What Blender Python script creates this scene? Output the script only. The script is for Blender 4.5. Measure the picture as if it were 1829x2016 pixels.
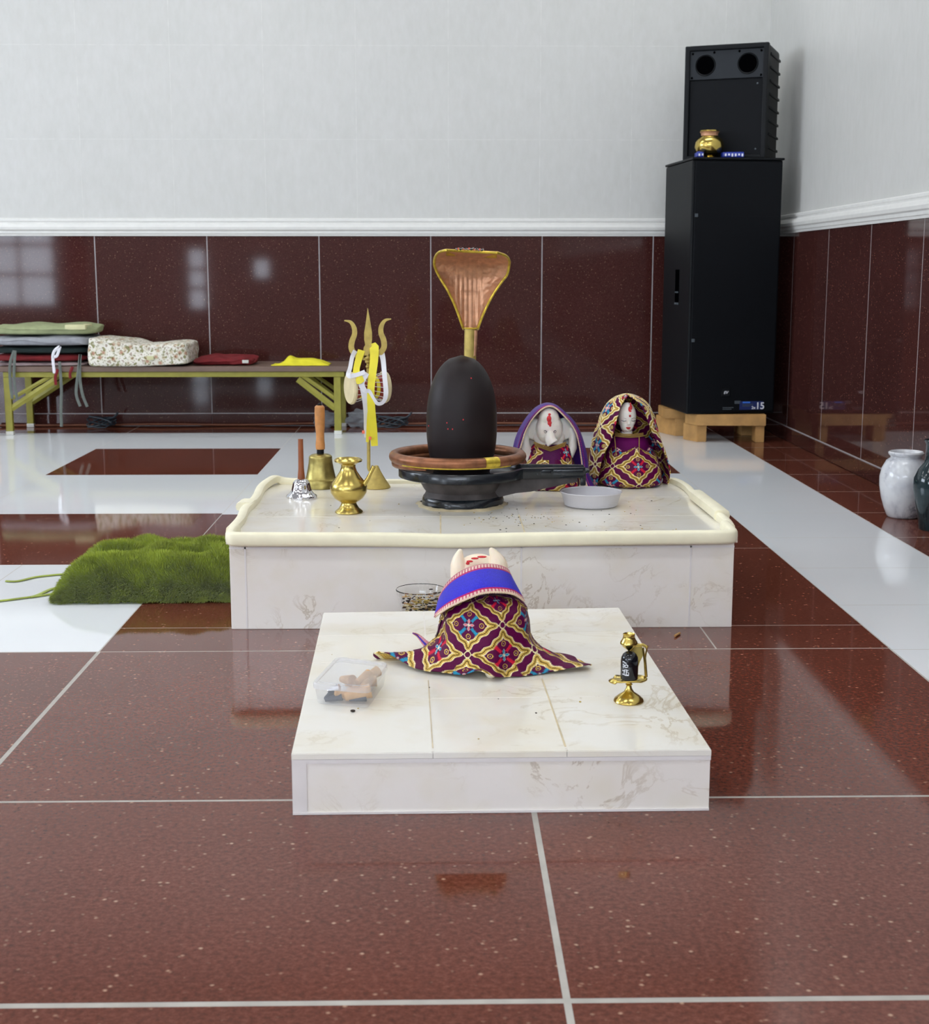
import bpy, bmesh, math, random
import numpy as np
from mathutils import Vector, Matrix, noise as mnoise
for o in list(bpy.data.objects): bpy.data.objects.remove(o)
S = bpy.context.scene; COL = S.collection
random.seed(4); RNG = np.random.default_rng(4)

# ---------------------------------------------------------------- camera, exposure
PITCH, YAW, CAMZ, FPX = math.radians(9.7594), math.radians(-1.0163), .83, 2750.0
cd = bpy.data.cameras.new('camera'); cam = bpy.data.objects.new('camera', cd); COL.objects.link(cam)
cd.sensor_fit = 'HORIZONTAL'; cd.sensor_width = 36; cd.lens = FPX/1829*36
cam.location = (0, 0, CAMZ); cam.rotation_euler = (math.pi/2-PITCH, 0, YAW)
cd.dof.use_dof = True; cd.dof.focus_distance = 3.2; cd.dof.aperture_fstop = 13
S.camera = cam
S.view_settings.view_transform = 'Standard'; S.view_settings.look = 'None'
S.view_settings.gamma = 1; S.view_settings.use_curve_mapping = False; S.view_settings.exposure = 0.30
w = bpy.data.worlds.new('world'); S.world = w; w.use_nodes = True
w.node_tree.nodes['Background'].inputs[0].default_value = (.75, .85, 1, 1)
w.node_tree.nodes['Background'].inputs[1].default_value = 1.0
CEIL_E, WIN_E = 5.7, 10.5        # ceiling panels, window panes

def lin(c):
    return tuple((v/255/12.92 if v/255 <= .04045 else ((v/255+.055)/1.055)**2.4) for v in c)
_cp, _sp, _cy, _sy = math.cos(PITCH), math.sin(PITCH), math.cos(YAW), math.sin(YAW)
_F = Vector((-_sy*_cp, _cy*_cp, -_sp)); _R = Vector((_cy, _sy, 0)); _U = _R.cross(_F)
def at(px, py, Y):
    """measured point of the photograph at depth Y, in metres"""
    d = _F+_R*((px-914.5)/FPX)-_U*((py-1008)/FPX)
    return Vector((0, 0, CAMZ))+d*(Y/d.y)

# ---------------------------------------------------------------- materials
class NT:
    def __init__(s, name):
        s.m = bpy.data.materials.new(name); s.m.use_nodes = True; s.t = s.m.node_tree; s.n = s.t.nodes
        s.b = s.n['Principled BSDF']
        s.tc = s.n.new('ShaderNodeTexCoord')
    def new(s, k, **kw):
        n = s.n.new('ShaderNode'+k)
        for a, v in kw.items():
            if a.startswith('i_'):
                n.inputs[a[2:].replace('_', ' ')].default_value = v
            else: setattr(n, a, v)
        return n
    def L(s, a, b): s.t.links.new(a, b)
    def noise(s, scale, detail=4, rough=.5, dist=0, coord='Object', vec=None):
        n = s.new('TexNoise'); n.inputs['Scale'].default_value = scale; n.inputs['Detail'].default_value = detail
        n.inputs['Roughness'].default_value = rough; n.inputs['Distortion'].default_value = dist
        s.L(vec if vec else s.tc.outputs[coord], n.inputs['Vector']); return n.outputs['Fac']
    def ramp(s, f, pts):
        r = s.new('ValToRGB'); e = r.color_ramp.elements
        while len(e) < len(pts): e.new(.5)
        for i, (p, c) in enumerate(pts): e[i].position = p; e[i].color = (*c, 1) if len(c) == 3 else c
        s.L(f, r.inputs[0]); return r.outputs[0]
    def mix(s, f, a, b, mode='MIX'):
        n = s.new('Mix', data_type='RGBA', blend_type=mode)
        for v, i in ((f, 0), (a, 6), (b, 7)):
            if hasattr(v, 'is_linked') or hasattr(v, 'links'): s.L(v, n.inputs[i])
            else: n.inputs[i].default_value = v if i == 0 else (*v, 1)
        return n.outputs[2]
    def bump(s, f, st, dist=.002):
        n = s.new('Bump'); n.inputs['Strength'].default_value = st; n.inputs['Distance'].default_value = dist
        s.L(f, n.inputs['Height']); s.L(n.outputs[0], s.b.inputs['Normal'])
    def set(s, **k):
        for a, v in k.items():
            i = s.b.inputs[{'col': 'Base Color', 'rough': 'Roughness', 'metal': 'Metallic', 'trans': 'Transmission Weight',
                            'alpha': 'Alpha', 'ior': 'IOR', 'sss': 'Subsurface Weight', 'spec': 'Specular IOR Level', 'sheen': 'Sheen Weight',
                            'coat': 'Coat Weight', 'aniso': 'Anisotropic'}[a]]
            if hasattr(v, 'links'): s.L(v, i)
            else: i.default_value = (*v, 1) if isinstance(v, tuple) else v
        return s

def simple(name, c, rough=.5, metal=0, var=.12, scale=25, bump=0, bscale=60, **k):
    t = NT(name); a = lin(c); n = t.noise(scale)
    t.set(col=t.ramp(n, [(.3, tuple(v*(1-var) for v in a)), (.7, tuple(min(1, v*(1+var)) for v in a))]), rough=rough, metal=metal, **k)
    if bump: t.bump(t.noise(bscale, 3), bump)
    return t.m

def stone_brown(name, base, rough, spk=60):
    t = NT(name)
    big = t.ramp(t.noise(3, 3), [(.3, tuple(v*.9 for v in lin(base))), (.7, tuple(v*1.1 for v in lin(base)))])
    g = t.ramp(t.noise(spk*2, 4, .7), [(.32, (.36, .35, .35)), (.5, (.60, .585, .58)), (.64, (.80, .90, .94))])
    c = t.mix(1.0, big, g, 'MULTIPLY')
    c = t.mix(1.0, c, (1.65, 1.65, 1.65), 'MULTIPLY')
    v = t.new('TexVoronoi'); v.inputs['Scale'].default_value = spk*1.1; t.L(t.tc.outputs['Object'], v.inputs['Vector'])
    sp = t.ramp(v.outputs['Distance'], [(.08, (1, 1, 1)), (.26, (0, 0, 0))])
    sel = t.ramp(t.noise(spk*.8, 1), [(.52, (0, 0, 0)), (.66, (.8, .8, .8))])
    f = t.mix(1.0, sp, sel, 'MULTIPLY')
    c = t.mix(f, c, lin((196, 158, 132)))
    t.set(col=c, rough=rough, spec=.28); return t.m
M = {}
M['brown'] = stone_brown('brown_granite_tile', (104, 56, 43), .055)
M['dado'] = stone_brown('brown_wall_tile', (66, 35, 32), .05, 110)
t = NT('white_tile'); t.set(col=t.ramp(t.noise(1.3, 2), [(.3, lin((230, 234, 237))), (.7, lin((236, 239, 241)))]), rough=.06, spec=.3); M['white'] = t.m
M['grout'] = simple('pale_grout', (176, 172, 164), .7)
M['wgrout'] = simple('grey_grout', (165, 160, 160), .6)
M['tgrout'] = simple('faint_grout', (160, 162, 162), .6)
# wall covering with a fine linen texture
t = NT('linen_wall'); mp = t.new('Mapping'); mp.inputs['Scale'].default_value = (10, 10, 4); t.L(t.tc.outputs['Object'], mp.inputs[0])
n1 = t.noise(3, 5, .65, vec=mp.outputs[0]); n2 = t.noise(4, 4, .6)
a = t.ramp(n1, [(.3, lin((201, 201, 197))), (.7, lin((207, 207, 204)))]); b = t.ramp(n2, [(.35, (.97, .975, .97)), (.65, (1, 1, 1))])
t.set(col=t.mix(1.0, a, b, 'MULTIPLY'), rough=.42); t.bump(n1, .06, .001); M['wall'] = t.m
M['seam'] = simple('wall_seam', (212, 212, 208), .6)
M['trim'] = simple('white_trim', (226, 226, 222), .35, var=.03)
M['ceil'] = simple('ceiling_paint', (215, 215, 212), .8, var=.03)
# cream marble
def marble(name, c0, vein, stain, sc=5, rough=.14, sss=0, wid=.018):
    t = NT(name)
    n = t.noise(sc, 6, .6, .9)
    m = t.new('Math', operation='SUBTRACT'); t.L(n, m.inputs[0]); m.inputs[1].default_value = .5
    m2 = t.new('Math', operation='ABSOLUTE'); t.L(m.outputs[0], m2.inputs[0])
    vf = t.ramp(m2.outputs[0], [(0, (1, 1, 1)), (wid, (0, 0, 0))])
    br = t.ramp(t.noise(sc*.7, 2), [(.48, (0, 0, 0)), (.7, (1, 1, 1))])
    f = t.mix(1.0, vf, br, 'MULTIPLY')
    base = t.mix(t.ramp(t.noise(sc*1.4, 3), [(.45, (0, 0, 0)), (.75, (.75, .75, .75))]), lin(c0), lin(stain))
    t.set(col=t.mix(f, base, lin(vein)), rough=rough)
    if sss: t.set(sss=sss); t.b.inputs['Subsurface Radius'].default_value = (.02, .015, .01); t.b.inputs['Subsurface Scale'].default_value = .5
    return t.m
M['marble'] = marble('cream_marble', (234, 231, 222), (206, 194, 170), (228, 219, 196), 6, wid=.022)
M['marble_face'] = marble('cream_marble_facing', (236, 231, 224), (200, 188, 170), (231, 224, 208), 9, wid=.02)
M['joint'] = simple('marble_joint', (228, 224, 222), .4, var=.04)
M['stainjoint'] = simple('stained_joint', (205, 190, 155), .5, var=.2)
M['foam'] = simple('cream_foam', (244, 238, 208), .45, var=.04, sheen=.1)
M['idol'] = simple('white_idol_marble', (236, 226, 218), .3, var=.05, sss=.2)
M['idol2'] = simple('cream_idol_marble', (246, 230, 206), .3, var=.05, sss=.2)
M['vase_marble'] = marble('grey_veined_marble', (214, 216, 218), (120, 122, 134), (168, 170, 180), 12, .12, wid=.05)
M['dvase'] = simple('dark_green_glaze', (28, 44, 48), .08, var=.5, scale=14)
M['brass'] = simple('polished_brass', (196, 174, 98), .25, 1, var=.12, scale=30, bump=.05)
M['brass2'] = simple('dull_brass', (168, 154, 92), .38, 1, var=.3, scale=40, bump=.2, bscale=120)
M['brassb'] = simple('bright_brass', (200, 176, 96), .2, 1, var=.06)
M['gilt'] = simple('gilt_paint', (186, 164, 90), .45, .45, var=.16, scale=60)
M['copper'] = simple('hammered_copper', (202, 152, 118), .42, .6, var=.18, scale=60, bump=.5, bscale=130)
M['copperd'] = simple('worn_copper_coil', (138, 90, 62), .38, .6, var=.35, scale=35, bump=.3)
M['gold_rim'] = simple('gold_rim', (204, 178, 66), .35, .7, var=.25, scale=70, bump=.3)
M['silver'] = simple('chrome', (215, 215, 220), .1, 1, var=.04)
M['wood'] = simple('varnished_wood', (196, 134, 76), .35, var=.2, scale=40)
M['woodd'] = simple('red_brown_wood', (140, 78, 44), .3, var=.15)
M['pine'] = simple('pine_block', (186, 142, 84), .6, var=.18, scale=18)
M['egg'] = simple('dark_polished_stone', (27, 18, 19), .5, var=.15, scale=30, spec=.3)
M['black'] = simple('glossy_black_stone', (24, 29, 34), .2, var=.3, bump=.25, bscale=40)
M['basalt'] = simple('dusty_black_stone', (70, 64, 63), .6, var=.4, scale=22, bump=.5, bscale=45)
M['spk'] = simple('black_speaker_shell', (13, 16, 19), .5, var=.08, bump=.1, bscale=300, spec=.18)
M['grille'] = simple('blue_black_grille', (6, 9, 14), .55, var=.1, bump=.1, bscale=500, spec=.15)
M['hole'] = simple('port_black', (3, 3, 4), .9, spec=0.0)
M['mark'] = simple('white_print', (225, 228, 235), .5, var=.02)
M['markg'] = simple('grey_print', (70, 78, 84), .5, var=.02)
M['markb'] = simple('blue_print', (60, 120, 220), .5, var=.02)
M['dblue'] = simple('dark_blue_print', (14, 34, 92), .5, var=.02)
M['red'] = simple('red_cloth', (112, 18, 24), .85, var=.2, bump=.2)
M['drum'] = simple('red_drum_body', (150, 34, 26), .4, var=.2)
M['skin'] = simple('drum_skin', (214, 200, 160), .6, var=.1)
M['yellow'] = simple('yellow_cloth', (226, 216, 44), .8, var=.08, bump=.2)
M['yellowr'] = simple('yellow_ribbon', (240, 226, 60), .5, var=.05)
M['whiter'] = simple('white_ribbon', (226, 226, 232), .5, var=.04)
M['coral'] = simple('coral_bead', (236, 110, 80), .5)
M['sage'] = simple('sage_green_fabric', (150, 158, 118), .9, var=.1, bump=.2)
M['cream_patch'] = simple('cream_patch', (206, 204, 160), .9, var=.05)
M['greyf'] = simple('grey_fabric', (150, 152, 158), .9, var=.12, bump=.2)
M['dgreen'] = simple('dark_green_fabric', (22, 38, 36), .9, var=.2)
M['pinkf'] = simple('pinkish_white_fabric', (172, 152, 152), .9, var=.2)
M['cordg'] = simple('grey_green_tape', (98, 104, 98), .8)
M['olive'] = simple('olive_painted_steel', (146, 140, 52), .4, var=.1, metal=.1)
M['tabletop'] = simple('taupe_laminate', (112, 90, 78), .45, var=.08)
M['whitep'] = simple('white_plastic', (214, 214, 206), .4, var=.03)
M['fur'] = simple('moss_green_fur', (146, 160, 46), .8, var=.3, scale=14, sheen=.3)
M['furdark'] = simple('dark_green_lining', (96, 120, 28), .9, var=.2)
M['purple'] = simple('purple_velvet', (92, 4, 78), .7, var=.2, spec=.15)
M['violet'] = simple('violet_satin', (66, 24, 120), .45, var=.15)
M['black_edge'] = simple('matte_black', (12, 12, 14), .9)
M['pink_trim'] = simple('magenta_edging', (190, 40, 96), .5, var=.2)
M['goldbead'] = simple('gold_beads', (206, 172, 96), .3, .7, var=.1)
M['pearl'] = simple('pearl_beads', (238, 214, 186), .3, .2, var=.1)
M['portp'] = simple('port_panel_grey', (24, 30, 36), .5, var=.05, spec=.3)
M['tika'] = simple('vermilion_powder', (214, 56, 62), .8, var=.2, scale=200)
M['lips'] = simple('red_paint', (176, 30, 34), .5)
M['eyeline'] = simple('grey_eye_paint', (96, 92, 96), .6)
M['cork'] = simple('tan_incense_cone', (206, 164, 116), .8, var=.12, scale=80)
M['rubber'] = simple('dark_incense', (62, 66, 74), .6, var=.2)
M['cable'] = simple('dark_cable', (46, 56, 64), .4, var=.2)
M['cableo'] = simple('orange_brown_cable', (120, 72, 48), .5)
M['seed'] = simple('dark_crumb', (44, 34, 26), .8)
M['seedy'] = simple('yellow_crumb', (176, 150, 70), .8)
M['packet'] = simple('blue_packet', (26, 48, 150), .3, var=.3, scale=60)
M['lamp_stone'] = simple('glossy_black_dome', (10, 13, 20), .1, var=.05)
M['curtain'] = simple('red_curtain', (150, 60, 70), .8)
def glassy(name, c, rough, alpha):
    t = NT(name); t.set(col=lin(c), rough=rough, alpha=alpha, trans=.0, ior=1.45); return t.m
M['plastic'] = glassy('frosted_clear_plastic', (226, 228, 232), .18, .2)
M['plasticl'] = glassy('clear_plastic_lid', (222, 224, 230), .12, .36)
M['dish'] = glassy('milky_plastic', (214, 212, 216), .3, .8)
t = NT('clear_glass'); t.set(col=(.96, .97, .97), rough=.02, trans=1.0, ior=1.3); M['glass'] = t.m
M['bag'] = glassy('clear_plastic_bag', (160, 165, 170), .15, .45)
def emit(name, c, e):
    m = bpy.data.materials.new(name); m.use_nodes = True; nt = m.node_tree; nt.nodes.clear()
    o = nt.nodes.new('ShaderNodeOutputMaterial'); k = nt.nodes.new('ShaderNodeEmission')
    k.inputs[0].default_value = (*c, 1); k.inputs[1].default_value = e; nt.links.new(k.outputs[0], o.inputs[0]); return m
M['panel'] = emit('lamp_diffuser', (.965, .985, 1), CEIL_E)
M['pane'] = emit('daylit_pane', (.78, .87, 1), WIN_E)
# embroidered cloth: colour of every stitch comes from the cloth's own pattern attribute
t = NT('embroidered_cloth'); at_ = t.new('Attribute', attribute_name='pattern')
t.set(col=t.mix(1.0, at_.outputs['Color'], t.ramp(t.noise(900, 2), [(.35, (.65, .65, .65)), (.65, (1.3, 1.3, 1.3))]), 'MULTIPLY'))
sh = t.new('Attribute', attribute_name='sheen'); t.L(sh.outputs['Fac'], t.b.inputs['Metallic']); t.set(rough=.45, spec=.15)
t.bump(t.noise(700, 2), .5, .001); M['embroid'] = t.m
# floral cushion
t = NT('floral_fabric'); v = t.new('TexVoronoi'); v.inputs['Scale'].default_value = 28; t.L(t.tc.outputs['Object'], v.inputs['Vector'])
c1 = t.ramp(v.outputs['Distance'], [(.12, lin((190, 140, 120))), (.3, lin((206, 196, 168))), (.42, lin((226, 222, 208))), (.8, lin((232, 228, 218)))])
c2 = t.ramp(t.noise(55, 3), [(.38, lin((160, 160, 120))), (.47, (1, 1, 1)), (.56, (1, 1, 1)), (.64, lin((186, 172, 160)))])
t.set(col=t.mix(1.0, c1, c2, 'MULTIPLY'), rough=.9); M['floral'] = t.m

# ---------------------------------------------------------------- mesh helpers
def link(o, parent=None):
    COL.objects.link(o)
    if parent is not None: o.parent = parent
    return o
def mk(name, bm, mats, parent=None, smooth=True):
    bmesh.ops.recalc_face_normals(bm, faces=bm.faces)
    me = bpy.data.meshes.new(name); bm.to_mesh(me); bm.free()
    for m in (mats if isinstance(mats, (list, tuple)) else [mats]): me.materials.append(M[m] if isinstance(m, str) else m)
    if smooth:
        me.polygons.foreach_set('use_smooth', [True]*len(me.polygons))
        try: me.set_sharp_from_angle(angle=math.radians(38))
        except Exception: pass
    o = bpy.data.objects.new(name, me); link(o, parent); return o
def root(name, loc, label, cat, group=None, rz=0):
    o = bpy.data.objects.new(name, None); o.empty_display_size = .03; o.location = loc; o.rotation_euler = (0, 0, rz)
    COL.objects.link(o); return tag(o, label, cat, group)
def tag(o, label, cat, group=None):
    o['label'] = label; o['category'] = cat
    if group: o['group'] = group
    return o
def structure(o): o['kind'] = 'structure'; return o
def shift(bm, off):
    bmesh.ops.translate(bm, verts=bm.verts, vec=Vector(off)); return bm
def box(bm, lo, hi, bev=0, seg=2, mi=0, rz=0):
    c = [(a+b)/2 for a, b in zip(lo, hi)]; d = [b-a for a, b in zip(lo, hi)]
    g = bmesh.ops.create_cube(bm, size=1, matrix=Matrix.Translation(c) @ Matrix.Rotation(rz, 4, 'Z') @ Matrix.Diagonal((*d, 1)))
    vs = g['verts']; fs = list({f for v in vs for f in v.link_faces})
    for f in fs: f.material_index = mi
    if bev:
        es = list({e for v in vs for e in v.link_edges})
        r = bmesh.ops.bevel(bm, geom=es, offset=bev, segments=seg, affect='EDGES', profile=.6)
        for f in r['faces']: f.material_index = mi
    return bm
def quad(bm, x0, x1, y0, y1, z, mi):
    f = bm.faces.new([bm.verts.new(p) for p in ((x0, y0, z), (x1, y0, z), (x1, y1, z), (x0, y1, z))]); f.material_index = mi
def lathe(bm, prof, seg=48, c=(0, 0, 0), mi=0, fn=None, cap=True):
    rings = []
    for r, z in prof:
        rings.append([bm.verts.new((c[0]+(r*(fn(k/seg*2*math.pi, z) if fn else 1))*math.cos(k/seg*2*math.pi), c[1]+(r*(fn(k/seg*2*math.pi, z) if fn else 1))*math.sin(k/seg*2*math.pi), c[2]+z)) for k in range(seg)])
    for a, b in zip(rings, rings[1:]):
        for k in range(seg):
            f = bm.faces.new((a[k], a[(k+1) % seg], b[(k+1) % seg], b[k])); f.material_index = mi
    if cap:
        for rg in (rings[0], rings[-1]):
            if (rg[0].co-rg[seg//2].co).length > 1e-5:
                f = bm.faces.new(rg); f.material_index = mi
            else:
                bmesh.ops.pointmerge(bm, verts=rg, merge_co=sum((v.co for v in rg), Vector())/seg)
    return bm
def smoothpts(P, n):
    """Catmull-Rom through the points"""
    P = [tuple(p) for p in P]; Q = [P[0]]+P+[P[-1]]; out = []
    for i in range(1, len(Q)-2):
        for k in range(n):
            t = k/n
            out.append(tuple(.5*((2*b)+(-a+c)*t+(2*a-5*b+4*c-d)*t*t+(-a+3*b-3*c+d)*t**3) for a, b, c, d in zip(Q[i-1], Q[i], Q[i+1], Q[i+2])))
    out.append(P[-1]); return out
def tube(bm, pts, r, seg=10, mi=0, closed=False, flat=1.0, up=None):
    pts = [Vector(p) for p in pts]; n = len(pts); rings = []
    R = r if isinstance(r, (list, tuple)) else [r]*n
    prev = None
    for i, p in enumerate(pts):
        a = pts[(i-1) % n] if (closed or i) else p; b = pts[(i+1) % n] if (closed or i < n-1) else p
        t = (b-a).normalized()
        u = Vector(up) if up else (prev if prev else (Vector((0, 0, 1)) if abs(t.z) < .9 else Vector((0, 1, 0))))
        s = t.cross(u).normalized(); u = s.cross(t).normalized(); prev = u
        rings.append([bm.verts.new(p+s*math.cos(k/seg*2*math.pi)*R[i]+u*math.sin(k/seg*2*math.pi)*R[i]*flat) for k in range(seg)])
    m = n if closed else n-1
    for i in range(m):
        a, b = rings[i], rings[(i+1) % n]
        for k in range(seg):
            f = bm.faces.new((a[k], a[(k+1) % seg], b[(k+1) % seg], b[k])); f.material_index = mi
    if not closed:
        for rg in (rings[0], rings[-1]): f = bm.faces.new(rg); f.material_index = mi
    return bm
def prism(bm, poly, z0, z1, mi=0):
    a = [bm.verts.new((x, y, z0)) for x, y in poly]; b = [bm.verts.new((x, y, z1)) for x, y in poly]
    fs = [bm.faces.new(a[::-1]), bm.faces.new(b)]+[bm.faces.new((a[i], a[(i+1) % len(a)], b[(i+1) % len(a)], b[i])) for i in range(len(a))]
    for f in fs: f.material_index = mi
    return bm
def plate(bm, pts, th, mi=0):
    """outline in 3-D (facing Y), given thickness along Y"""
    a = [bm.verts.new(p) for p in pts]; b = [bm.verts.new((p[0], p[1]+th, p[2])) for p in pts]
    fs = [bm.faces.new(a), bm.faces.new(b[::-1])]+[bm.faces.new((a[i], b[i], b[(i+1) % len(a)], a[(i+1) % len(a)])) for i in range(len(a))]
    for f in fs: f.material_index = mi
    return bm
def ell(bm, c, r, seg=24, mi=0, rot=None):
    m = Matrix.Translation(c) @ (rot if rot else Matrix.Identity(4)) @ Matrix.Diagonal((*r, 1))
    g = bmesh.ops.create_uvsphere(bm, u_segments=seg, v_segments=seg//2, radius=1, matrix=m)
    for f in {f for v in g['verts'] for f in v.link_faces}: f.material_index = mi
    return bm
def grid(name, P, mat, parent=None, colors=None, sheen=None, solid=0, closed=False):
    n, m = P.shape[:2]; V = P.reshape(-1, 3)
    idx = np.arange(n*m).reshape(n, m)
    if closed: idx = np.concatenate([idx, idx[:, :1]], 1)
    F = np.stack([idx[:-1, :-1], idx[:-1, 1:], idx[1:, 1:], idx[1:, :-1]], -1).reshape(-1, 4)
    me = bpy.data.meshes.new(name); me.from_pydata(V.tolist(), [], F.tolist()); me.materials.append(M[mat])
    me.polygons.foreach_set('use_smooth', [True]*len(me.polygons))
    if colors is not None:
        ca = me.color_attributes.new('pattern', 'FLOAT_COLOR', 'POINT')
        ca.data.foreach_set('color', np.concatenate([colors.reshape(-1, 3), np.ones((n*m, 1))], 1).astype(np.float32).ravel())
        fa = me.attributes.new('sheen', 'FLOAT', 'POINT'); fa.data.foreach_set('value', sheen.astype(np.float32).ravel())
    me.update(); o = bpy.data.objects.new(name, me); link(o, parent)
    if solid:
        s = o.modifiers.new('s', 'SOLIDIFY'); s.thickness = solid; s.offset = -1
    return o
def text_mesh(s, size, mat, parent, name, loc, rot, ext=.0006, shear=0):
    cu = bpy.data.curves.new(name, 'FONT'); cu.body = s; cu.size = size; cu.extrude = ext; cu.shear = shear; cu.offset = size*.02
    tmp = bpy.data.objects.new('t', cu); me = bpy.data.meshes.new_from_object(tmp); bpy.data.objects.remove(tmp)
    me.materials.clear(); me.materials.append(M[mat]); me.name = name
    o = bpy.data.objects.new(name, me); o.location = loc; o.rotation_euler = rot; return link(o, parent)

# ---------------------------------------------------------------- room
YB, XR, XL, YF, ZC = 7.638, 1.745, -7.0, -6.0, 3.3
bm = bmesh.new()
def tiles(x0, x1, y0, y1, mi, xs=(), ys=(), g=.002):
    X = [x0]+sorted(x for x in xs if x0 < x < x1)+[x1]; Y = [y0]+sorted(y for y in ys if y0 < y < y1)+[y1]
    for i in range(len(X)-1):
        for j in range(len(Y)-1):
            quad(bm, X[i]+g/2, X[i+1]-g/2, Y[j]+g/2, Y[j+1]-g/2, 0, mi)
YL = [1.492, 2.121, 3.012, 3.951, 4.812, 5.758, 6.628, 7.29]
XLs = [-.757-.885*k for k in range(0, 8)]
half = [.42, .86, 1.3, 1.72, 2.15, 2.58, 3.0, 3.42, 3.868, 4.326, 4.786, 5.26, 5.72, 6.17, 6.62, 7.08]
# near brown field (wide grout)
fr = sorted([-6]+[1.492-.885*k for k in range(1, 8)]+[1.492, 2.121, 3.012])
gx = sorted([XL]+XLs+[.145, 1.005])
for i in range(len(gx)-1):
    for j in range(len(fr)-1):
        a = .004 if gx[i+1] > .2 and j > 0 else .0045
        gt = {1.492: .0055, 2.121: .0035, 3.012: .003}.get(fr[j+1], .0045); gb = {1.492: .0055, 2.121: .0035}.get(fr[j], .0045)
        quad(bm, gx[i]+.0045, gx[i+1]-(.003 if gx[i+1] > 1 else .0045), fr[j]+gb, fr[j+1]-gt, 0, 0)
# beside and under the large plinth
tiles(-.757, 1.005, 3.012, 3.22, 0, xs=[.616], g=.004)
tiles(-.757, 1.005, 3.22, 4.16, 0, g=.003); tiles(-.757, 1.005, 4.16, 4.79, 0, g=.003)
tiles(1.005, 1.443, -6, 7.29, 1, ys=half, g=.003)
tiles(1.443, XR, -6, 7.638, 0, ys=half, g=.004)
tiles(XL, -.757, 3.012, 3.951, 1, xs=[-1.131*1.0614]+[-1.131*1.0614-.885*k for k in range(1, 7)], g=.003)
tiles(XL, -.757, 3.951, 4.812, 0, g=.004)
# white back field with brown insets
ys_w = [4.812, 5.758, 6.628, 7.29]; xw = [XL]+[-1.635-.885*k for k in range(6, -1, -1)]+[-.757, .145, 1.005]
for j in range(3):
    for i in range(len(xw)-1):
        if j == 1 and round(xw[i], 3) in (-1.635, -3.405, -5.175, .145): tiles(xw[i], xw[i+1], ys_w[j], ys_w[j+1], 0, g=.002)
        else: tiles(xw[i], xw[i+1], ys_w[j] if j or xw[i] < -.76 else 4.79, ys_w[j+1], 1, g=.0025)
tiles(XL, 1.443, 7.29, YB, 0, xs=[-1.635-.885*k for k in range(6)]+[-.757, .145, 1.005], g=.003)
quad(bm, XL, XR, YF, YB, -.00015, 2)
me_floor = mk('floor', bm, ['brown', 'white', 'grout'], smooth=False); structure(me_floor)

DZ = 1.023
def wall_panel(bm, axis, c, a0, a1, z0, z1, mi, inward, off=0):
    p = c+inward*off
    pts = [(a0, z0), (a1, z0), (a1, z1), (a0, z1)]
    V = [bm.verts.new((u, p, z) if axis == 'x' else (p, u, z)) for u, z in pts]
    bm.faces.new(V).material_index = mi
def dado_wall(name, axis, c, a0, a1, inward, seams, trimname, basename, upseam, zs):
    bm = bmesh.new()
    lo, hi = min(c, c-inward*.15), max(c, c-inward*.15)
    if axis == 'x': box(bm, (a0, lo, 0), (a1, hi, ZC), mi=0)
    else: box(bm, (lo, a0, 0), (hi, a1, ZC), mi=0)
    for u in upseam:
        if axis == 'x': box(bm, (u-.0012, c-.0006, DZ+.09), (u+.0012, c+.0006, ZC), mi=1)
        else: box(bm, (c-.0006, u-.0012, DZ+.09), (c+.0006, u+.0012, ZC), mi=1)
    for z in zs:
        if axis == 'x': box(bm, (a0, c-.0006, z-.0012), (a1, c+.0006, z+.0012), mi=1)
        else: box(bm, (c-.0006, a0, z-.0012), (c+.0006, a1, z+.0012), mi=1)
    wl = mk(name, bm, ['wall', 'seam'], smooth=False); structure(wl)
    bm = bmesh.new(); g = .0026; S_ = [a0]+seams+[a1]; th = .012
    for i in range(len(S_)-1):
        u0, u1 = S_[i]+(g if i else 0), S_[i+1]-(g if i < len(S_)-2 else 0)
        for (z0, z1) in ((.071, DZ),):
            if axis == 'x': box(bm, (u0, min(c, c+inward*th), z0), (u1, max(c, c+inward*th), z1), mi=0)
            else: box(bm, (min(c, c+inward*th), u0, z0), (max(c, c+inward*th), u1, z1), mi=0)
    q = c+inward*(th-.0002)
    if axis == 'x': box(bm, (a0, min(c, q), .002), (a1, max(c, q), DZ), mi=1)
    else: box(bm, (min(c, q), a0, .002), (max(c, q), a1, DZ), mi=1)
    mk('tiled_dado', bm, ['dado', 'wgrout'], wl, smooth=False)
    # skirting tiles
    bm = bmesh.new()
    for i in range(len(S_)-1):
        u0, u1 = S_[i]+.001, S_[i+1]-.001; q = c+inward*.02
        if axis == 'x': box(bm, (u0, min(c, q), .003), (u1, max(c, q), .066), bev=.0015, mi=0)
        else: box(bm, (min(c, q), u0, .003), (max(c, q), u1, .066), bev=.0015, mi=0)
    structure(mk(basename, bm, ['dado'], smooth=False))
    # moulded rail
    prof = [(0, 1.018), (.020, 1.018), (.021, 1.028), (.026, 1.031), (.026, 1.044), (.034, 1.050), (.036, 1.064), (.030, 1.078), (.016, 1.086), (.014, 1.092), (.020, 1.096), (.02, 1.106), (.012, 1.111), (0, 1.113)]
    bm = bmesh.new(); rr = []
    for u in (a0, a1):
        rr.append([bm.verts.new((u, c+inward*d, z) if axis == 'x' else (c+inward*d, u, z)) for d, z in prof])
    for k in range(len(prof)-1): bm.faces.new((rr[0][k], rr[0][k+1], rr[1][k+1], rr[1][k]))
    bm.faces.new(rr[0]); bm.faces.new(rr[1])
    structure(mk(trimname, bm, ['trim'], smooth=False))
    return wl
ups = [at(147, 50, 7.638).x+(at(1065, 50, 7.638).x-at(147, 50, 7.638).x)/5*k for k in range(-10, 8)]
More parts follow.
